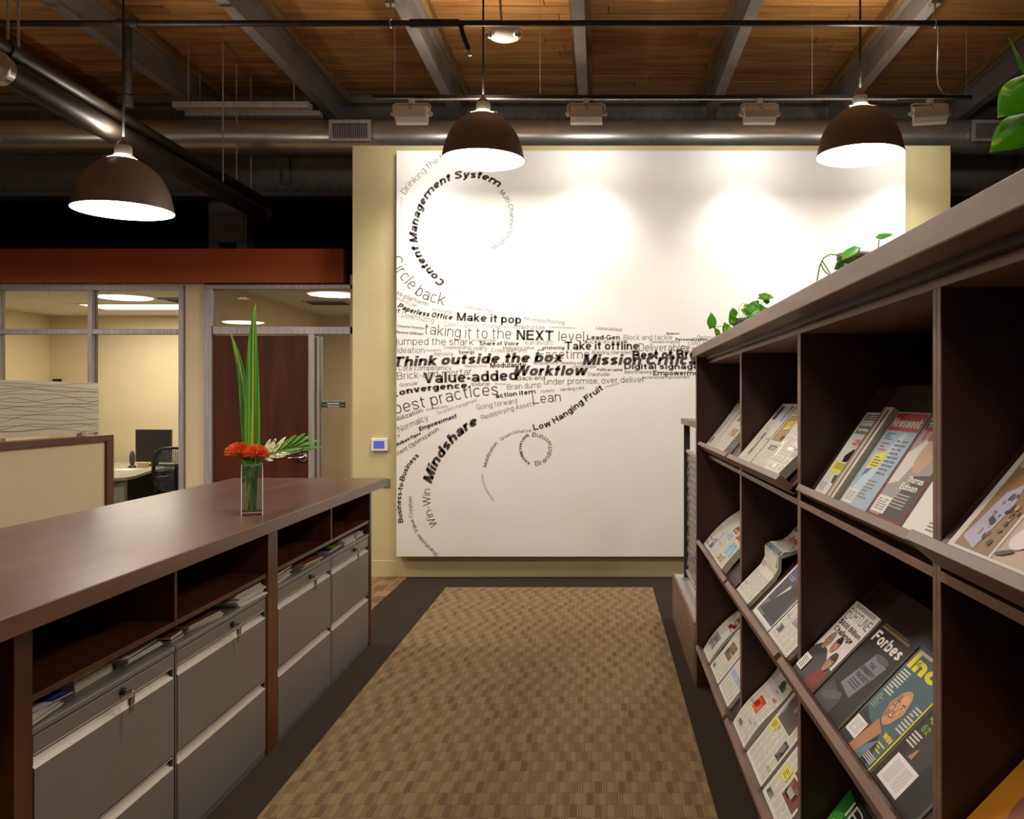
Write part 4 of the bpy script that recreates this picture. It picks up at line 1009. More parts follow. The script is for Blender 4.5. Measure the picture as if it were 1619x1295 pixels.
# screw dimples under the top
def place(r_, bi, yl, w_, h_, th, ops, lab, cat='magazine', name='magazine', matp=None, group=None, curve=None, lift=.0, rot=0, dv=0):
    x0, z0, t = SP[(r_, bi)]; c_, s_ = math.cos(t), math.sin(t)
    M = Matrix(((0, c_, -s_, x0), (-1, 0, 0, yl), (0, s_, c_, z0), (0,0,0,1))) @ Matrix.Translation((0, .0006+dv, lift+.0004)) @ Matrix.Rotation(rot, 4, 'Z')
    o = thing(name, lab, cat, M=M, group=group)
    printed(name, w_, h_, th, ops, o, matp or M_cover, curve)
    return o
def npaper(r_, bi, yl, w_, lab, seed, photos=(), big=None, note=False, h_=.29, th=.016, curve=None, nc=3, lift=0, rot=0, dv=0):
    return place(r_, bi, yl, w_, h_, th, news(seed, photos, 'B', big, note, nc), lab, 'newspaper', 'newspaper', M_news, 'newspapers on the display rack', curve, lift, rot, dv)
sag = lambda v, u: .012*math.sin(PI*v)-.010*v*v*2
TAN, GRN, RED, BLU, GRY, ORG = (.66,.55,.42), (.36,.42,.28), (.62,.16,.12), (.40,.48,.60), (.45,.44,.43), (.78,.48,.22)
G1 = 'left end bay of the rack'
npaper(1,1,4.640,.245,'newspaper in a clear sleeve, farthest on the upper shelf, far bay',1,[(.1,.06,.45,.2,TAN),(.1,.86,.9,.99,K)],curve=lambda v,u:.016*v*v, h_=.33)
npaper(1,1,4.385,.245,'middle one of three newspapers on the upper shelf, far bay',2,[(.35,.62,.9,.74,GRY)])
npaper(1,1,4.130,.24,'nearest of three newspapers on the upper shelf, far bay, tan picture',3,[(.1,.30,.8,.45,TAN)],th=.03)
npaper(1,2,3.565,.285,'newspaper with a blue boxed advert at its top, upper shelf of the second bay',4,[(.08,.68,.9,.97,(.80,.80,.80)),(.12,.72,.35,.95,(.3,.3,.32)),(.74,.70,.86,.96,BLU),(.42,.12,.55,.5,GRY)],h_=.30)
npaper(1,2,3.262,.285,'newspaper with a bright yellow note and brown photo, upper shelf of the second bay',5,[(.06,.42,.94,.84,TAN),(.1,.86,.9,.96,(.75,.7,.6)),(.3,.28,.9,.36,(.55,.5,.45))],note=(.28,.60))
npaper(1,2,2.945,.29,'plain white folded newspaper, nearest on the upper shelf of the second bay',6,[(.02,.02,.98,.5,(.88,.86,.82)),(.3,.55,.9,.9,(.85,.83,.79))],curve=lambda v,u:.012*math.sin(3*v+2*u), th=.028)
npaper(2,1,4.640,.235,'newspaper farthest on the middle shelf of the far bay, grey portrait at its foot',7,[(.1,.05,.6,.2,(.6,.5,.42)),(.65,.05,.95,.25,BLU)],curve=sag)
npaper(2,1,4.395,.245,'newspaper in the middle of the far bay, middle shelf, with a brown banner picture',8,[(.3,.55,.95,.68,(.5,.38,.3)),(.3,.38,.8,.52,(.66,.72,.78))],curve=sag)
npaper(2,1,4.135,.245,'thick newspaper with orange and blue pictures, middle shelf of the far bay',9,[(.1,.5,.9,.62,ORG),(.3,.2,.9,.45,(.6,.72,.8)),(.06,.05,.6,.15,TAN)],curve=sag,th=.03)
wave = lambda v, u: .045*(math.exp(-((v-.62)/.10)**2))+.03*(1-v)*0+.05*max(0,v-.7)*u
npaper(2,2,3.53,.265,'curled newspaper with orange photos slumping on the middle shelf of the second bay',10,[(.3,.36,.9,.56,(.74,.56,.36)),(.05,.60,.95,.66,BLU),(.2,.72,.8,.92,(.72,.40,.28)),(.05,.94,.95,.99,(.3,.36,.45))],h_=.36,curve=wave)
q = [('r',0,0,1,1,(.90,.89,.88)),('r',.07,.06,.97,.97,(.30,.29,.33)),('r',.07,.62,.97,.97,(.37,.38,.55)),('r',.07,.06,.45,.25,(.46,.45,.42)),('p',[(.30,.28),(.52,.20),(.68,.42),(.45,.55)],(.88,.86,.83)),
     ('p',[(.60,.5),(.85,.45),(.95,.8),(.75,.85)],(.22,.21,.22)),('p',[(.12,.10),(.95,.10),(.8,.5),(.55,.55)],(.24,.23,.24)),('cols',.62,.70,.92,.92,3,5,(.75,.75,.85)),('cols',.12,.58,.4,.64,3,3,(.7,.7,.8))]
place(2,2,3.195,.29,.31,.007,q,'large glossy dark-covered magazine with a man holding a paper, second bay')
npaper(2,2,2.865,.275,'newspaper with grey drawings, nearest on the middle shelf of the second bay',12,[(.35,.28,.95,.5,(.6,.58,.56)),(.1,.1,.3,.2,(.5,.48,.46))])
npaper(3,1,4.635,.24,'newspaper farthest on the bottom shelf of the far bay, red banner near its top',13,[(.1,.15,.7,.45,(.5,.5,.5)),(.45,.66,.95,.82,RED),(.5,.84,.9,.96,TAN)],curve=sag)
npaper(3,1,4.345,.28,'newspaper with a mottled square photo, middle of the bottom shelf of the far bay',14,[(.2,.35,.7,.62,(.50,.42,.33)),(.08,.05,.25,.12,(.35,.48,.3))])
npaper(3,1,4.04,.28,'newspaper with a blue sweep graphic, nearest on the bottom shelf of the far bay',15,[(.05,.3,.95,.4,(.62,.66,.78)),(.3,.5,.9,.56,ORG)])
npaper(3,2,3.575,.27,'thick newspaper with a red and a green photo, bottom shelf, second bay',16,[(.25,.34,.62,.52,(.74,.28,.14)),(.5,.68,.8,.88,GRN),(.66,.58,.85,.66,(.62,.4,.3)),(.2,.08,.4,.14,(.5,.4,.35))],h_=.34,th=.022,curve=lambda v,u:.008*math.sin(6*v))
npaper(3,2,3.275,.29,'newspaper with a motorcycle photo and a yellow note, bottom shelf of the second bay',17,[(.1,.55,.75,.9,(.42,.38,.36)),(.75,.3,.95,.5,(.3,.3,.3))],note=(.05,.40),h_=.34)
npaper(3,2,2.955,.29,'newspaper with many small photos and a yellow note, bottom shelf, second bay',18,[(.45,.2,.95,.42,(.5,.3,.25)),(.4,.44,.95,.6,(.44,.35,.34)),(.1,.64,.35,.78,(.4,.3,.5)),(.5,.7,.9,.85,(.62,.35,.22)),(.1,.05,.3,.12,GRN)],note=(.12,.28),h_=.32)
# a sheet slipping out beneath the bottom lip
R = Matrix.Translation((.565,3.02,.13)) @ Matrix.Rotation(-.35, 4, 'Y')
t = MB().obox(R, -.004,.14,-.14,.14,-.002,.002).build('paper_sheet', M_paper); tag(t, 'white sheet of paper poking out under the bottom lip of the rack', 'paper')

# row 1 bay 3 magazines
q = [('r',0,0,1,1,(.80,.79,.75)),('cols',.06,.90,.9,.98,3,3,(.35,.34,.33)),('t','Bloomberg',.08,.80,.62,.045,K,'B'),('t','Businessweek',.08,.735,.84,.05,K,'B'),
     ('t','GENIUS',.28,.60,.55,.07,(.80,.14,.22),'B'),('r',.28,.575,.8,.58,G),('p',[(.30,.47),(.42,.52),(.48,.55),(.60,.56),(.80,.53),(.70,.44),(.5,.40),(.34,.40)],K),('p',[(.42,.24),(.66,.25),(.66,.17),(.58,.14),(.45,.16)],(.16,.13,.12)),
     ('cols',.06,.04,.36,.14,2,5,G)]+sticky(.10,.27,.55,.12,0)
place(1,3,2.462,.205,.275,.005,q,'pale grey business magazine with a black hat drawing and yellow note, leftmost on its shelf',rot=0)
place(1,3,2.292,.075,.285,.02,[('r',0,0,1,1,(.72,.66,.58)),('r',.0,0,.25,1,(.46,.40,.34)),('r',.55,.0,.7,.97,(.36,.14,.10)),('r',.8,0,1,.98,(.82,.80,.76))],'brown spine-out bundle of magazines standing beside the pale grey business magazine')
q = [('r',0,0,1,1,(.62,.70,.76)),('r',.02,.80,.98,.99,(.70,.09,.09)),('t','Newsweek',.05,.84,.90,.10,Wt,'B'),('p',[(.58,.78),(.75,.78),(.40,.05),(.05,.05)],(.74,.80,.84)),('p',[(.15,.3),(.3,.35),(.45,.55),(.2,.5)],(.32,.42,.62)),
     ('cols',.08,.70,.40,.78,1,4,(.25,.3,.45)),('cols',.55,.35,.92,.72,2,9,(.40,.40,.42)),('cols',.10,.58,.40,.68,1,3,(.70,.3,.25)),('cols',.45,.1,.80,.3,1,6,(.55,.45,.42)),('r',.06,.03,.42,.17,(.88,.86,.82)),('cols',.1,.05,.38,.15,2,5,G)]+sticky(.16,.38,.36,.16,.05)
place(1,3,2.205,.215,.28,.006,q,'light blue newsweekly with a red title band and a yellow note')
q = [('r',0,0,1,1,(.55,.10,.10)),('r',.04,.03,.96,.965,(.62,.58,.55)),('r',.04,.84,.96,.93,(.14,.13,.13)),('t','THE',.10,.86,.3,.05,Wt,'B'),('t','TIME',.08,.74,.84,.11,(.78,.12,.12),'H'),('p',[(.04,.3),(.3,.35),(.5,.7),(.3,.75),(.04,.6)],(.85,.82,.78)),
     ('e',.55,.60,.20,.16,.3,(.76,.60,.47)),('p',[(.35,.03),(.96,.03),(.96,.45),(.6,.42)],(.24,.22,.22)),('t','Thomas',.50,.36,.42,.055,Wt,'B'),('t','Edison',.42,.29,.46,.06,Wt,'B'),('cols',.4,.12,.85,.26,1,5,(.66,.62,.58)),('r',.04,.05,.44,.20,(.90,.88,.85)),('cols',.08,.07,.40,.18,2,5,G)]
place(1,3,1.978,.212,.28,.006,q,'red-bordered newsmagazine with a pale portrait, in a plastic sleeve')
q = [('r',0,0,1,1,(.84,.82,.79)),('r',0,.42,1,1,(.66,.64,.62)),('cols',.1,.5,.95,.95,2,8,(.55,.53,.51)),('r',.0,.0,1,.42,(.92,.90,.87)),('cols',.5,.05,.9,.13,2,3,G)]
place(1,3,1.748,.205,.28,.006,q,'white and grey catalogue partly hidden behind the thick rack divider')
# row 2 bay 3
q = [('r',0,0,1,1,(.88,.85,.82)),('cols',.06,.94,.92,.985,1,3,(.25,.22,.2)),('t','FORTUNE',.06,.80,.88,.115,(.36,.34,.33),'R'),('t','The',.06,.765,.14,.025,K,'B'),('t','$600 Billion',.06,.69,.88,.062,K,'B'),('t','Challenge',.10,.60,.76,.066,K,'B')]
q += [('p',[(.0,.0),(1,0),(1,.28),(.72,.30),(.45,.40),(.15,.42),(0,.33)],(.30,.26,.27)),('p',[(.55,.0),(1,0),(1,.22),(.72,.26)],(.50,.18,.20))]
q += face(.26,.47,.125,(.70,.48,.36),(.55,.47,.42),.0)+face(.56,.49,.115,(.78,.56,.44),(.20,.15,.12),.0)+face(.80,.32,.13,(.74,.52,.42),(.22,.16,.13),0)+[('r',.03,.05,.30,.23,(.90,.89,.86)),('cols',.06,.07,.27,.2,1,6,G)]
place(2,3,2.525,.215,.272,.006,q,'white business magazine with three portraits and a thin condensed title')
q = [('r',0,0,1,1,(.17,.15,.15)),('r',.05,.93,.9,.955,(.55,.42,.28)),('r',.05,.965,.8,.98,(.45,.36,.26)),('t','Forbes',.05,.77,.88,.125,(.92,.88,.82),'B'),('p',[(.28,.28),(.70,.24),(.88,.66),(.46,.70)],(.50,.49,.52)),('e',.66,.69,.20,.035,.0,(.36,.35,.37)),
     ('t','THE',.50,.57,.18,.045,K,'B'),('t','BRIBERY',.40,.50,.40,.05,K,'B'),('t','RACKET',.42,.43,.36,.05,K,'B'),('cols',.38,.32,.72,.41,1,3,(.25,.24,.28)),('p',[(.0,.0),(.60,.0),(.62,.18),(.1,.25)],(.29,.27,.27)),('e',.33,.14,.24,.05,.3,(.38,.36,.36))]
place(2,3,2.282,.225,.278,.006,q,'black business magazine with a large white title and a grey metal canister')
q = [('r',0,0,1,1,(.30,.40,.42)),('r',.05,.93,.4,.96,(.85,.8,.75)),('t','Inc.',.05,.78,.84,.15,(.95,.86,.12),'H'),('cols',.04,.50,.28,.76,1,9,(.85,.83,.78)),('cols',.05,.34,.2,.48,1,6,(.6,.62,.5)),('cols',.78,.35,.96,.60,1,8,(.80,.78,.72)),('t','WIN',.72,.24,.2,.05,(.95,.86,.12),'B'),('cols',.72,.13,.92,.21,1,3,(.9,.8,.2)),
     ('p',[(.0,.0),(.85,.0),(.78,.16),(.62,.24),(.28,.26),(.05,.32),(0,.2)],(.20,.19,.20)),('p',[(.33,.0),(.52,.0),(.66,.26),(.42,.32)],(.72,.50,.36)),('p',[(.52,.0),(.7,0),(.72,.2),(.6,.12)],(.42,.5,.56))]
q += face(.55,.48,.215,(.80,.58,.43),None,.0)+[('r',.04,.06,.36,.22,(.90,.88,.86)),('cols',.07,.08,.33,.20,2,9,(.70,.68,.66)),('cols',.70,.03,.96,.1,1,4,(.85,.82,.78)),('r',.975,0,1,1,(.92,.85,.15))]
place(2,3,2.035,.222,.285,.006,q,'teal business magazine with a bald smiling man and a fat yellow title')
q = [('r',0,0,1,1,(.16,.14,.13)),('e',.35,.55,.28,.35,.2,(.24,.21,.19)),('t','THE-W',.42,.80,.55,.09,(.90,.87,.82),'R'),('cols',.55,.52,.97,.75,1,6,(.75,.72,.68)),('t','+',.10,.58,.16,.10,(.55,.80,.15),'H'),('t','62',.10,.50,.14,.06,(.45,.65,.15),'B'),('cols',.03,.36,.24,.48,1,4,(.85,.82,.78)),
     ('p',[(.26,.30),(.34,.30),(.33,.40),(.30,.37)],(.75,.52,.42)),('p',[(.22,.62),(.42,.72),(.55,.9),(.4,.8)],(.55,.48,.44)),('r',.10,.03,.60,.27,(.90,.88,.86)),('cols',.15,.06,.56,.24,2,11,(.70,.68,.66))]
place(2,3,1.805,.225,.28,.006,q,'dark news magazine with a white address label beside the thick divider')
q = [('r',0,0,1,1,(.10,.09,.10)),('p',[(0,0),(.85,0),(.62,.72),(.28,.96),(0,.98)],(.12,.42,.14)),('p',[(.0,.2),(.4,.3),(.3,.8),(.0,.7)],(.25,.58,.22)),('t','IR',.30,.78,.45,.17,(.92,.90,.86),'R'),('cols',.4,.70,.85,.76,1,3,(.5,.7,.4)),('e',.2,.55,.1,.12,.4,(.5,.75,.35))]
place(3,3,2.515,.215,.275,.006,q,'magazine with a green cover and white two-letter title, bottom shelf')
# bay 4: tabloid and orange magazine
q = [('r',0,0,1,1,(.86,.84,.81)),('r',.07,.05,.50,.565,(.62,.48,.34)),('r',.53,.05,.97,.565,(.80,.68,.60)),('t','2010 RETAIL',.06,.62,.62,.055,(.17,.15,.38),'B'),('t','GUIDE',.72,.62,.24,.055,(.72,.14,.12),'B'),('r',.07,.70,.97,.95,(.72,.70,.66)),('p',[(.12,.72),(.28,.74),(.40,.90),(.26,.92)],(.66,.12,.10)),('e',.5,.82,.1,.08,.2,(.78,.6,.48)),('e',.75,.8,.12,.1,.1,(.35,.4,.55))]
for k in range(4): q += [('r',.09+k*.10,.50,.15+k*.10,.55,(.80,.76,.60))]
q += [('p',[(.10,.10),(.30,.06),(.36,.30),(.30,.42),(.18,.36)],(.72,.70,.80)),('e',.33,.48,.05,.055,-.5,(.42,.24,.16)),('e',.345,.50,.055,.03,-.5,(.14,.09,.08))]
R_ = random.Random(5)
for k in range(26):
    a, b = R_.uniform(.20,.47), R_.uniform(.08,.36); q.append(('e',a,b,R_.uniform(.01,.028),R_.uniform(.008,.02),R_.uniform(0,3),R_.choice([(.36,.30,.27),(.50,.42,.36),(.78,.62,.50),(.30,.26,.28)])))
q += [('e',.70,.18,.12,.06,.4,(.92,.88,.85)),('e',.86,.30,.10,.05,.7,(.86,.66,.54)),('e',.78,.42,.14,.06,.2,(.40,.26,.22)),('e',.66,.34,.09,.04,.9,(.30,.25,.32)),('e',.88,.46,.08,.05,.1,(.84,.46,.30)),('e',.62,.09,.08,.012,.3,(.32,.30,.32)),('r',.515,.05,.53,.565,(.90,.88,.86))]
place(1,4,1.450,.29,.37,.004,q,'large tabloid paper with two food photos on the nearest upper shelf','newspaper','newspaper')
q = [('r',0,0,1,1,(.80,.52,.14)),('e',.5,.6,.2,.2,.2,(.60,.38,.30)),('e',.5,.72,.2,.1,.2,(.25,.15,.1)),('p',[(.3,.1),(.9,.0),(.95,.5),(.6,.55)],(.12,.1,.12)),('e',.40,.42,.12,.1,.6,(.66,.42,.34)),('p',[(.3,.2),(.5,.2),(.45,.38),(.36,.36)],(.7,.7,.85))]
place(2,4,1.478,.215,.28,.006,q,'orange magazine with a hand and face, bottom right corner of the picture')
place(1,4,1.14,.215,.28,.006,[('r',0,0,1,1,(.7,.7,.72)),('r',.05,.8,.95,.95,(.2,.3,.5)),('cols',.1,.1,.9,.7,2,14,G)],'grey and blue magazine on the nearest upper shelf, beyond the right edge')

# stacks lying flat under the display boards
ORD = ['bottom', 'second lowest', 'third lowest', 'fourth lowest', 'fifth lowest', 'sixth lowest', 'seventh lowest']
def which(k, n): return 'topmost' if k == n-1 else ORD[k]
def stack(bi, y0, y1, x0, x1, zb_, n, th, lab, grp, jitter=.006):
    R_ = random.Random(bi*7+int(y0*10)); proto = None
    for k in range(n):
        cx, cy, a = (x0+x1)/2+R_.uniform(-jitter,jitter), (y0+y1)/2+R_.uniform(-jitter,jitter), R_.uniform(-.03,.03)
        loc = (cx, cy, zb_+k*(th+.0006)+.0004)
        if proto is None:
            proto = thing('newspaper', lab, 'newspaper', loc, grp); wx_, wy_ = (x1-x0)/2, (y1-y0)/2
            MB().box(-wx_,wx_,-wy_,wy_,0,th*.8).build('pages', M_edge, proto, .001, local=True)
            MB().box(-wx_,wx_,-wy_-.002,wy_,th*.8,th).build('cover', M_news2, proto, .0, local=True); o = proto
        else: o = copy_tree(proto, None, loc)
        o['label'] = which(k, n)+' '+lab
        o.location = loc; o.rotation_euler = (0,0,a)
M_news2 = mat('folded_newsprint', (.80,.78,.73), .85, c2=(.62,.60,.56), scale=(60,60,4), detail=3)
stack(1, 4.30, 4.58, .625, .93, 1.2705, 2, .009, 'newspaper of the farther flat pile on the upper fixed shelf, far bay', 'newspapers in the farther flat pile of the far bay')
stack(1, 3.88, 4.18, .625, .93, 1.2705, 2, .009, 'newspaper of the nearer flat pile on the upper fixed shelf, far bay', 'newspapers in the nearer flat pile of the far bay')
stack(2, 2.80, 3.16, .632, .95, 1.2705, 3, .010, 'newspaper of the flat pile under the display board, second bay', 'newspapers in the flat pile of the second bay')
stack(4, .95, 1.43, .622, .95, 1.2705, 5, .0058, 'paper of the flat pile beneath the large tabloid, right edge', 'papers in the flat pile of the nearest bay', .004)

# papers lying on the filing cabinets
def flat(x, y, z, wx_, wy_, th, rot, ops, lab, matp=None, name='magazine', cat='magazine', group=None, pages=None):
    # local u runs along world -y... here: u = +y, v = -x so that the cover reads from the aisle
    M = Matrix.Translation((x, y, z)) @ Matrix.Rotation(rot+PI/2, 4, 'Z')
    o = thing(name, lab, cat, M=M, group=group); printed(name, wy_, wx_, th, ops, o, matp or M_cover, None, pages or M_edge, seg=1); return o
ZC = .7156
def pile(x, y, n, w_, l_, th, cols, labs, rot=0, grp=None, jit=.012):
    R_ = random.Random(int(y*100)); z = ZC
    for k in range(n):
        c = cols[k % len(cols)]
        flat(x+R_.uniform(-jit,jit), y+R_.uniform(-jit,jit), z, w_, l_, th, rot+R_.uniform(-.05,.05), [('r',0,0,1,1,c)], (which(k, n)+' '+labs) if n > 1 else labs, group=grp); z += th+.0012
pile(CX-.012, 2.215, 4, .27,.175,.005, [(.84,.80,.78),(.70,.62,.58)], 'pale booklet of the nearest pile on the cabinets, beside the end stile', .10, 'thin booklets in the pile by the near stile')
flat(CX-.030, 2.235, ZC+.0265, .24, .18, .003, -.06, [('r',0,0,1,1,(.20,.20,.52)),('p',[(.0,.0),(.55,.0),(.3,.5),(.0,.4)],(.85,.84,.88)),('p',[(.6,.06),(.95,.06),(.95,.5)],(.30,.32,.72))], 'deep blue brochure on top of the nearest pile on the cabinets')
pile(CX-.060, 2.487, 8, .27,.20,.0062, [(.70,.60,.52),(.80,.74,.68)], 'magazine of the tall neat stack on the near cabinet', .0, 'magazines in the tall stack on the near cabinet', .002)
pile(CX-.045, 2.735, 4, .20,.22,.006, [(.40,.38,.36),(.82,.80,.77)], 'magazine of the short pile right of the tall stack, near cabinet', .04, 'magazines in the middle pile of the near cabinet', .008)
flat(CX-.030, 2.71, ZC+.030, .12, .10, .004, .5, [('r',0,0,1,1,(.88,.86,.84)),('r',.3,.2,.7,.4,G)], 'small white leaflet on the short pile of the near cabinet')
pile(CX-.035, 3.00, 3, .27,.10,.006, [(.50,.22,.16),(.68,.48,.35)], 'reddish magazine of the pile at the left of the second cabinet', .1, 'reddish magazines on the second cabinet')
pile(CX-.040, 3.14, 3, .27,.24,.006, [(.45,.28,.20),(.78,.70,.62)], 'dark brown magazine of the pile in the middle of the second cabinet', -.06, 'dark brown magazines on the second cabinet', .008)
pile(CX-.020, 3.50, 6, .30,.25,.0075, [(.84,.82,.79),(.74,.72,.70)], 'pale paper of the fanned pile at the right of the second cabinet', -.05, 'papers in the fanned pile beside the thick stile', .016)
pile(CX-.020, 3.915, 6, .28,.25,.007, [(.86,.84,.82),(.6,.58,.57)], 'white paper of the pile just right of the thick stile', .06, 'papers in the pile just right of the thick stile', .010)
pile(CX-.025, 4.31, 3, .27,.23,.007, [(.56,.30,.18)], 'brown magazine of the pile on the third cabinet', -.04, 'brown magazines on the third cabinet')
pile(CX-.030, 4.69, 1, .27,.24,.010, [(.2,.2,.2)], 'dark magazine beneath the green magazine', .03)
flat(CX-.015, 4.69, ZC+.0125, .27, .25, .008, .03, [('r',0,0,1,1,(.16,.22,.10)),('p',[(.35,.0),(1,.0),(1,.8),(.6,.6)],(.42,.58,.12)),('p',[(.5,.1),(.9,.2),(.8,.5)],(.62,.74,.20))], 'green leafy magazine on the far cabinets')
pile(CX-.020, 4.98, 4, .27,.20,.007, [(.84,.82,.80)], 'white magazine of the pile just right of the green magazine', -.03, 'white magazines right of the green magazine', .006)
pile(CX-.020, 5.21, 3, .27,.20,.007, [(.80,.78,.76),(.5,.33,.28)], 'magazine of the last pile at the far end of the cabinets', .03, 'magazines in the last pile', .006)

# ------------------------------------------------------------------ guard rail beyond the rack
gr = thing('guard_rail', 'low wire mesh guard rail on a wooden curb beyond the far rack end', 'railing', (.6, 5.4, 0))
box('curb', M_rack, .522, .80, 4.72, 6.126, 0, .315, gr, .002)
box('curb_top', M_alu, .535, .80, 4.74, 6.11, .315, .322, gr); box('curb_edge', M_rack, .522, .535, 4.74, 6.126, .315, .33, gr)
for yy in (5.93, 4.80):
    box('post', M_filedark, .588, .628, yy, yy+.04, .332, 1.40, gr, .002); box('foot_plate', M_alu, .575, .65, yy-.03, yy+.06, .322, .332, gr)
box('handrail', M_rack, .572, .66, 4.74, 6.02, 1.40, 1.44, gr, .003)
box('mesh_rail', M_alu, .600, .625, 4.80, 5.96, 1.205, 1.225, gr); box('mesh_rail', M_alu, .600, .625, 4.80, 5.96, .37, .39, gr)
mb = MB()
for k in range(28):
    y0 = 4.2+k*.085
    for s_ in (-1, 1):
        pts = []
        for i in range(25):
            z = .385+i*.0345; yy = y0+s_*(z-.8)*.95
            if 4.84 < yy < 5.93: pts.append((.611+s_*.003, yy, z))
        if len(pts) > 1: mb.tube(pts, .0028, 4, False)
o = mb.build('wire_mesh', M_alu, gr); o['kind'] = 'stuff'

# ------------------------------------------------------------------ plants
def leaf(parent, tip, base, wd, m_, up=(0,0,1), fold=.25, droop=.15, heart=True, n=9, name='leaf'):
    base, tip = Vector(base), Vector(tip); d = tip-base; L_ = d.length; d.normalize(); up = Vector(up)
    sd = d.cross(up).normalized(); nn = sd.cross(d).normalized(); vs = []; fs = []
    for i in range(n+1):
        t = i/n
        ww = (math.sin(PI*min(1, t*.9+.1))**.7)*(1-t)**.35*1.15 if heart else math.sin(PI*(t*.97+.03))**.6*(1-t*.25)
        if i == n: ww = 0.01
        c = base+d*L_*t-nn*droop*L_*t*t
        back = -.12*L_ if heart and i == 0 else 0
        for s in (-1, -.5, 0, .5, 1):
            vs.append(c+sd*s*ww*wd/2+nn*abs(s)*fold*wd/2*ww+d*(back*abs(s)))
    for i in range(n):
        for k in range(4): a = i*5+k; fs.append((a, a+1, a+6, a+5))
    o = MB().add(vs, fs, True).build(name, m_, parent, fix=False)
    s_ = o.modifiers.new('t', 'SOLIDIFY'); s_.thickness = .0008
    return o
def pot(t, c, r, h_):
    MB().lathe([(.001,0),(r*.72,0),(r*.78,.01),(r*.95,h_-.02),(r*1.04,h_-.018),(r*1.04,h_),(r*.95,h_),(r*.9,h_-.02),(.001,h_-.022)], c, 28).build('pot', M_pot, t)
    MB().lathe([(r*.9,h_-.018),(r*.5,h_-.010),(.001,h_-.008)], c, 20).build('soil', M_soil, t)
def P(x, y, Y): return tuple(px(x, y, Y))
# plant in the middle of the rack top
c1 = (.775, 2.60, RT)
t = thing('potted_pothos', 'small ribbed pot of sparse pothos in the middle of the rack top', 'potted plant', c1); pot(t, c1, .050, .166)
Yb = 2.52
st = [P(1350,406,Yb+.02),P(1338,409,Yb),P(1325,403,Yb-.02),P(1312,402,Yb-.03),P(1302,408,Yb-.04),P(1296,420,Yb-.05),P(1293,436,Yb-.05),P(1291,452,Yb-.05)]
MB().tube(st, .0024, 6).build('stem', M_stem, t)
for pts in ([P(1297,417,Yb-.05),P(1303,428,Yb-.05),P(1313,437,Yb-.05)],[P(1299,411,Yb-.05),P(1308,425,Yb-.05),P(1315,438,Yb-.05)]): MB().tube(pts, .002, 6).build('stem', M_stem, t)
MB().tube([P(1358,404,Yb+.02),P(1357,394,Yb),P(1352,390,Yb)], .0018, 6).build('stem', M_stem, t); leaf(t, P(1331,407,Yb-.04), P(1354,390,Yb), .045, M_leaf, up=(0,-.6,1), fold=-.3, droop=.12)
MB().tube([P(1388,398,Yb+.06),P(1389,388,Yb+.05),P(1390,379,Yb+.04)], .0018, 6).build('stem', M_stem, t); leaf(t, P(1412,372,Yb), P(1388,372,Yb+.04), .034, M_leaf, up=(0,-1,.6), fold=-.2, droop=-.05)
leaf(t, P(1321,424,Yb-.03), P(1337,416,Yb), .036, M_leaf, up=(0,-1,.3), fold=.2)
# pothos at the far end of the rack
c2 = (.765, 4.52, RT)
t = thing('potted_pothos', 'bushy bright green pothos at the far end of the rack top', 'potted plant', c2); pot(t, c2, .062, .150)
R_ = random.Random(3)
LV = [((1126,518),(1125,494),14,4.35),((1163,512),(1152,496),15,4.4),((1152,528),(1146,510),14,4.4),((1137,531),(1130,518),9,4.35),((1160,500),(1159,487),12,4.45),
      ((1176,487),(1200,498),20,4.5),((1186,482),(1196,500),18,4.48),((1204,492),(1186,500),15,4.45),((1201,469),(1224,470),12,4.5),((1212,472),(1212,482),10,4.52),((1184,505),(1194,498),12,4.4),((1208,489),(1214,490),9,4.5),((1198,488),(1212,492),14,4.52),((1200,480),(1178,492),14,4.5)]
for (b, tp, wd, YY) in LV:
    leaf(t, P(tp[0],tp[1],YY-.02), P(b[0],b[1],YY), wd/F*YY*1.15, R_.choice([M_leaf, M_leafc]), up=(R_.uniform(-.3,.3),-1,.4), fold=R_.uniform(-.15,.2), droop=R_.uniform(-.1,.2))
    MB().tube([P(b[0],b[1],YY), P((b[0]+1172)/2,(b[1]+506)/2+2,YY+.05), (c2[0]-.01,c2[1],RT+.13)], .0017, 5).build('stem', M_stem, t)
MB().tube([(c2[0],c2[1],RT+.12), P(1167,495,4.5), P(1169,484,4.5), P(1175,479,4.5), P(1184,481,4.5)], .0016, 5).build('stem', M_stem, t)
# big-leaved pothos at the right edge
c3 = (.90, 1.55, RT)
t = thing('potted_pothos', 'variegated pothos with big leaves hanging in at the top right corner', 'potted plant', c3); pot(t, c3, .085, .15)
Yc = 1.42
for tp, b, wd, up in (((1579,184),(1640,124),.070,(-.2,-1,.25)),((1566,239),(1640,182),.066,(-.2,-1,.3)),((1597,58),(1632,130),.034,(.2,-.8,.5)),((1650,60),(1700,110),.07,(0,-1,.3)),((1640,250),(1690,200),.07,(0,-1,.3))):
    leaf(t, P(tp[0],tp[1],Yc-.03), P(b[0],b[1],Yc+.02), wd, M_leafc, up=up, fold=-.18, droop=.02, n=14)
    MB().tube([P(b[0],b[1],Yc+.02), P((b[0]+1700)/2,(b[1]+150)/2-10,Yc+.05), (c3[0],c3[1],RT+.14)], .003, 6).build('stem', M_stem, t)
# small white box beyond
tag(box('white_panel', M_offwhite, px(1529,0,9.3).x, px(1545,0,9.3).x+.2, 9.3, 9.33, px(0,345,9.3).z, px(0,308,9.3).z), 'white panel edge showing right of the mural wall, just above the rack top', 'panel')

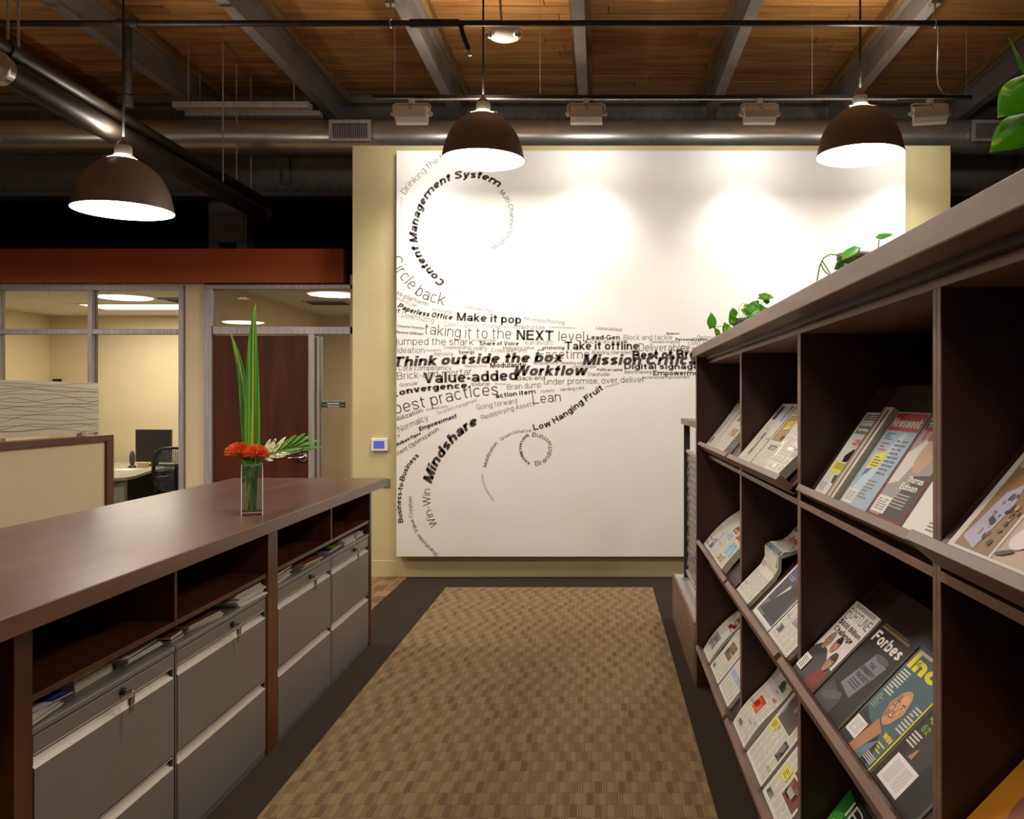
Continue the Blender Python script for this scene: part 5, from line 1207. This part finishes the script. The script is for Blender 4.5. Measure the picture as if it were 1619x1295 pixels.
# ------------------------------------------------------------------ vase with flowers on the counter
VY_ = 3.77; vc = (px(398.5,0,VY_).x, VY_)
vs_ = thing('glass_vase', 'square clear glass vase half filled with water on the counter', 'vase', (vc[0], vc[1], TOPZ))
M_vg = glassmat('vase_glass', (.985,.995,.985), boost=1.4)
M_water = glassmat('vase_water', (.98,.995,.965), boost=.6)
a_, hV = .043, .222
z0 = TOPZ+.0003; VR = Matrix.Translation((vc[0], vc[1], 0)) @ Matrix.Rotation(math.radians(22.2), 4, 'Z')
mb = MB(); mb.obox(VR, -a_,a_,-a_,a_,z0,z0+.014)
for q in ((-a_,-a_+.004,-a_,a_),(a_-.004,a_,-a_,a_),(-a_+.004,a_-.004,-a_,-a_+.004),(-a_+.004,a_-.004,a_-.004,a_)): mb.obox(VR, *q, z0+.014, z0+hV)
mb.build('glass_body', M_vg, vs_)
M_rim = mat('glass_edge', (.86,.90,.84), .12)
mb = MB()
for sx in (-1, 1):
    for sy in (-1, 1): mb.obox(VR, sx*a_-.0016, sx*a_+.0016, sy*a_-.0016, sy*a_+.0016, z0, z0+hV)
for q in ((-a_,a_,-a_,-a_+.0025),(-a_,a_,a_-.0025,a_)):
    mb.obox(VR, *q, z0+hV-.003, z0+hV); mb.obox(VR, *q, z0+.010, z0+.013)
mb.build('polished_edges', M_rim, vs_)
MB().obox(VR, -a_+.0045,a_-.0045,-a_+.0045,a_-.0045,z0+.0145,z0+.155).build('water', M_water, vs_)
def blade(name, pts, wds, m_, lab, grp=None, twist=0):
    fl = thing(name, lab, 'flower arrangement', pts[0], grp)
    vs = []; fs = []
    for i, (p, wd) in enumerate(zip(pts, wds)):
        p = Vector(p); s = Vector((math.cos(twist), math.sin(twist), 0)); n = Vector((-math.sin(twist), math.cos(twist), 0))
        for k, q in enumerate((-1,-.35,-.12,.12,.35,1)): vs.append(p+s*q*wd/2-n*abs(q)*wd*.16)
    for i in range(len(pts)-1):
        for k in range(5): a = i*6+k; fs.append((a, a+1, a+7, a+6))
    o = MB(); 
    g1 = [f for j, f in enumerate(fs) if j % 5 != 2]; g2 = [f for j, f in enumerate(fs) if j % 5 == 2]
    x = MB().add(vs, g1, True).build('green_blade', M_blade, fl, fix=False); x.modifiers.new('t','SOLIDIFY').thickness = .0012
    x = MB().add([Vector(v)-Vector((-math.sin(twist), math.cos(twist),0))*.0007 for v in vs], g2, True).build('yellow_stripe', M_stripe, fl, fix=False); x.modifiers.new('t','SOLIDIFY').thickness = .0012
M_blade = mat('flax_leaf_green', (.17,.42,.12), .35, c2=(.38,.62,.14), scale=(160,160,2), detail=3, lo=.42, hi=.6)
M_stripe = mat('flax_leaf_yellow', (.72,.72,.20), .4)
zb2 = z0+.02
Yp = VY_
blade('flax_leaf', [(vc[0]+.004,Yp-.004,zb2),(vc[0]+.006,Yp-.004,zb2+.15),P(398,735,Yp),P(399,680,Yp),P(400,620,Yp),P(400,570,Yp),P(400.5,530,Yp),P(402,500,Yp),P(404,480,Yp)],
      [.035,.045,.080,.078,.064,.052,.036,.018,.002], M_blade, 'tall upright striped green leaf rising highest from the glass vase')
blade('flax_leaf', [(vc[0]-.014,Yp+.012,zb2),(vc[0]-.016,Yp+.012,zb2+.15),P(391,720,Yp+.01),P(388,660,Yp+.01),P(385,610,Yp+.01),P(380,580,Yp+.01),P(374,555,Yp+.01),P(368,537,Yp+.01),P(363.5,525,Yp+.01)],
      [.02,.025,.035,.040,.038,.030,.022,.010,.002], M_blade, 'narrower striped leaf leaning left in the glass vase')
M_pin = mat('pincushion_orange', (.95,.30,.12), .45, c2=(.97,.52,.22), scale=(90,90,90), obj=True)
M_pin2 = mat('pincushion_core', (.55,.42,.16), .7)
def pincushion(cx, cz, r, lab, sx_, dy=0):
    c = Vector((cx, Yp-.03+dy, cz)); fl = thing('pincushion_flower', lab, 'flower', c, None)
    st = MB().tube([c+Vector((0,0,-.01)), (vc[0]+sx_, Yp+dy*.3, z0+.20), (vc[0]-sx_*.7, Yp+dy*.2, zb2)], .0042, 8).build('stem', M_stem, fl)
    MB().sphere(c, r*.62, 18, 10, (1,.9,.62)).build('flower_head', M_pin2, fl)
    R2 = random.Random(int(cx*1000)); mb = MB()
    for k in range(430):
        u = R2.uniform(-.35, 1); a = R2.uniform(0, 2*PI); q = math.sqrt(max(0, 1-u*u)); d = Vector((q*math.cos(a), q*math.sin(a)*.95, u*.66))
        p0 = c+d*r*.5; p1 = c+d*r*.93+Vector((0,0,.004)); p2 = c+d*r*R2.uniform(1.0,1.12)+Vector((0,0,.010-.006*q))
        mb.tube([p0,p1,p2], [.0013,.0011,.0017], 4, False)
    o = mb.build('styles', M_pin, fl); o['kind'] = 'stuff'
pincushion(px(383,0,Yp).x, px(0,716,Yp).z, .057, 'spiky orange pincushion flower on the left of the vase', -.012, .0)
pincushion(px(411,0,Yp).x, px(0,718,Yp).z, .052, 'spiky orange pincushion flower on the right of the vase', .012, -.012)
pf = thing('palm_leaf', 'variegated split palm leaf stretching right from the vase', 'flower arrangement', (vc[0], Yp, zb2))
M_palm = mat('palm_leaf_green', (.28,.50,.13), .4, c2=(.44,.66,.22), scale=(90,90,90)); M_palmw = mat('palm_leaf_cream', (.92,.93,.76), .4, c2=(.45,.58,.28), scale=(70,70,70), lo=.5, hi=.62)
rach = [P(404,760,Yp), P(412,728,Yp-.02), P(432,717,Yp-.03), P(460,708,Yp-.03), P(485,700,Yp-.02)]
MB().tube(rach, .002, 6).build('midrib', M_stem, pf)
for (b, tp, wd, cream) in (((418,722),(427,694),.022,1),((424,720),(436,693),.020,1),((430,717),(452,690),.018,1),((438,713),(470,687),.018,0),((446,710),(484,685),.018,0),((455,708),(498,686),.017,0),((462,706),(508,696),.015,0),((466,707),(511,708),.014,0),
                           ((460,709),(496,711),.014,0),((448,713),(480,709),.014,0),((440,716),(476,713),.013,1),((432,719),(462,717),.013,1),((424,722),(452,721),.014,1),((418,724),(432,728),.016,1)):
    leaf(pf, P(tp[0],tp[1],Yp-.035), P(b[0],b[1],Yp-.03), wd*1.35, M_palmw if cream else M_palm, up=(0,-1,.35), fold=.15, droop=-.03 if not cream else .02, heart=False, n=7)
sg = thing('foliage_sprig', 'small green leaves tucked at the mouth of the glass vase', 'foliage', (vc[0], Yp, z0+.2))
for b, tp, wd in (((399,733),(404,752),.026),((406,728),(408,742),.022),((388,752),(383,765),.022),((402,722),(407,700),.016),((392,740),(388,726),.026),((398,738),(395,722),.026),((386,742),(390,728),.022)): leaf(sg, P(tp[0],tp[1],Yp-.03), P(b[0],b[1],Yp-.02), wd, M_leaf, up=(0,-1,.2), fold=.1)
for dx, cc in ((-.024,M_stem),(-.012,M_stem),(.004,M_stem),(.012,M_blade),(.024,M_blade)):
    MB().tube([(vc[0]+dx*1.1,Yp-.02,zb2),(vc[0]-dx*.4,Yp-.01,z0+.21)], .004 if cc is M_stem else .006, 8).build('stem', cc, sg)
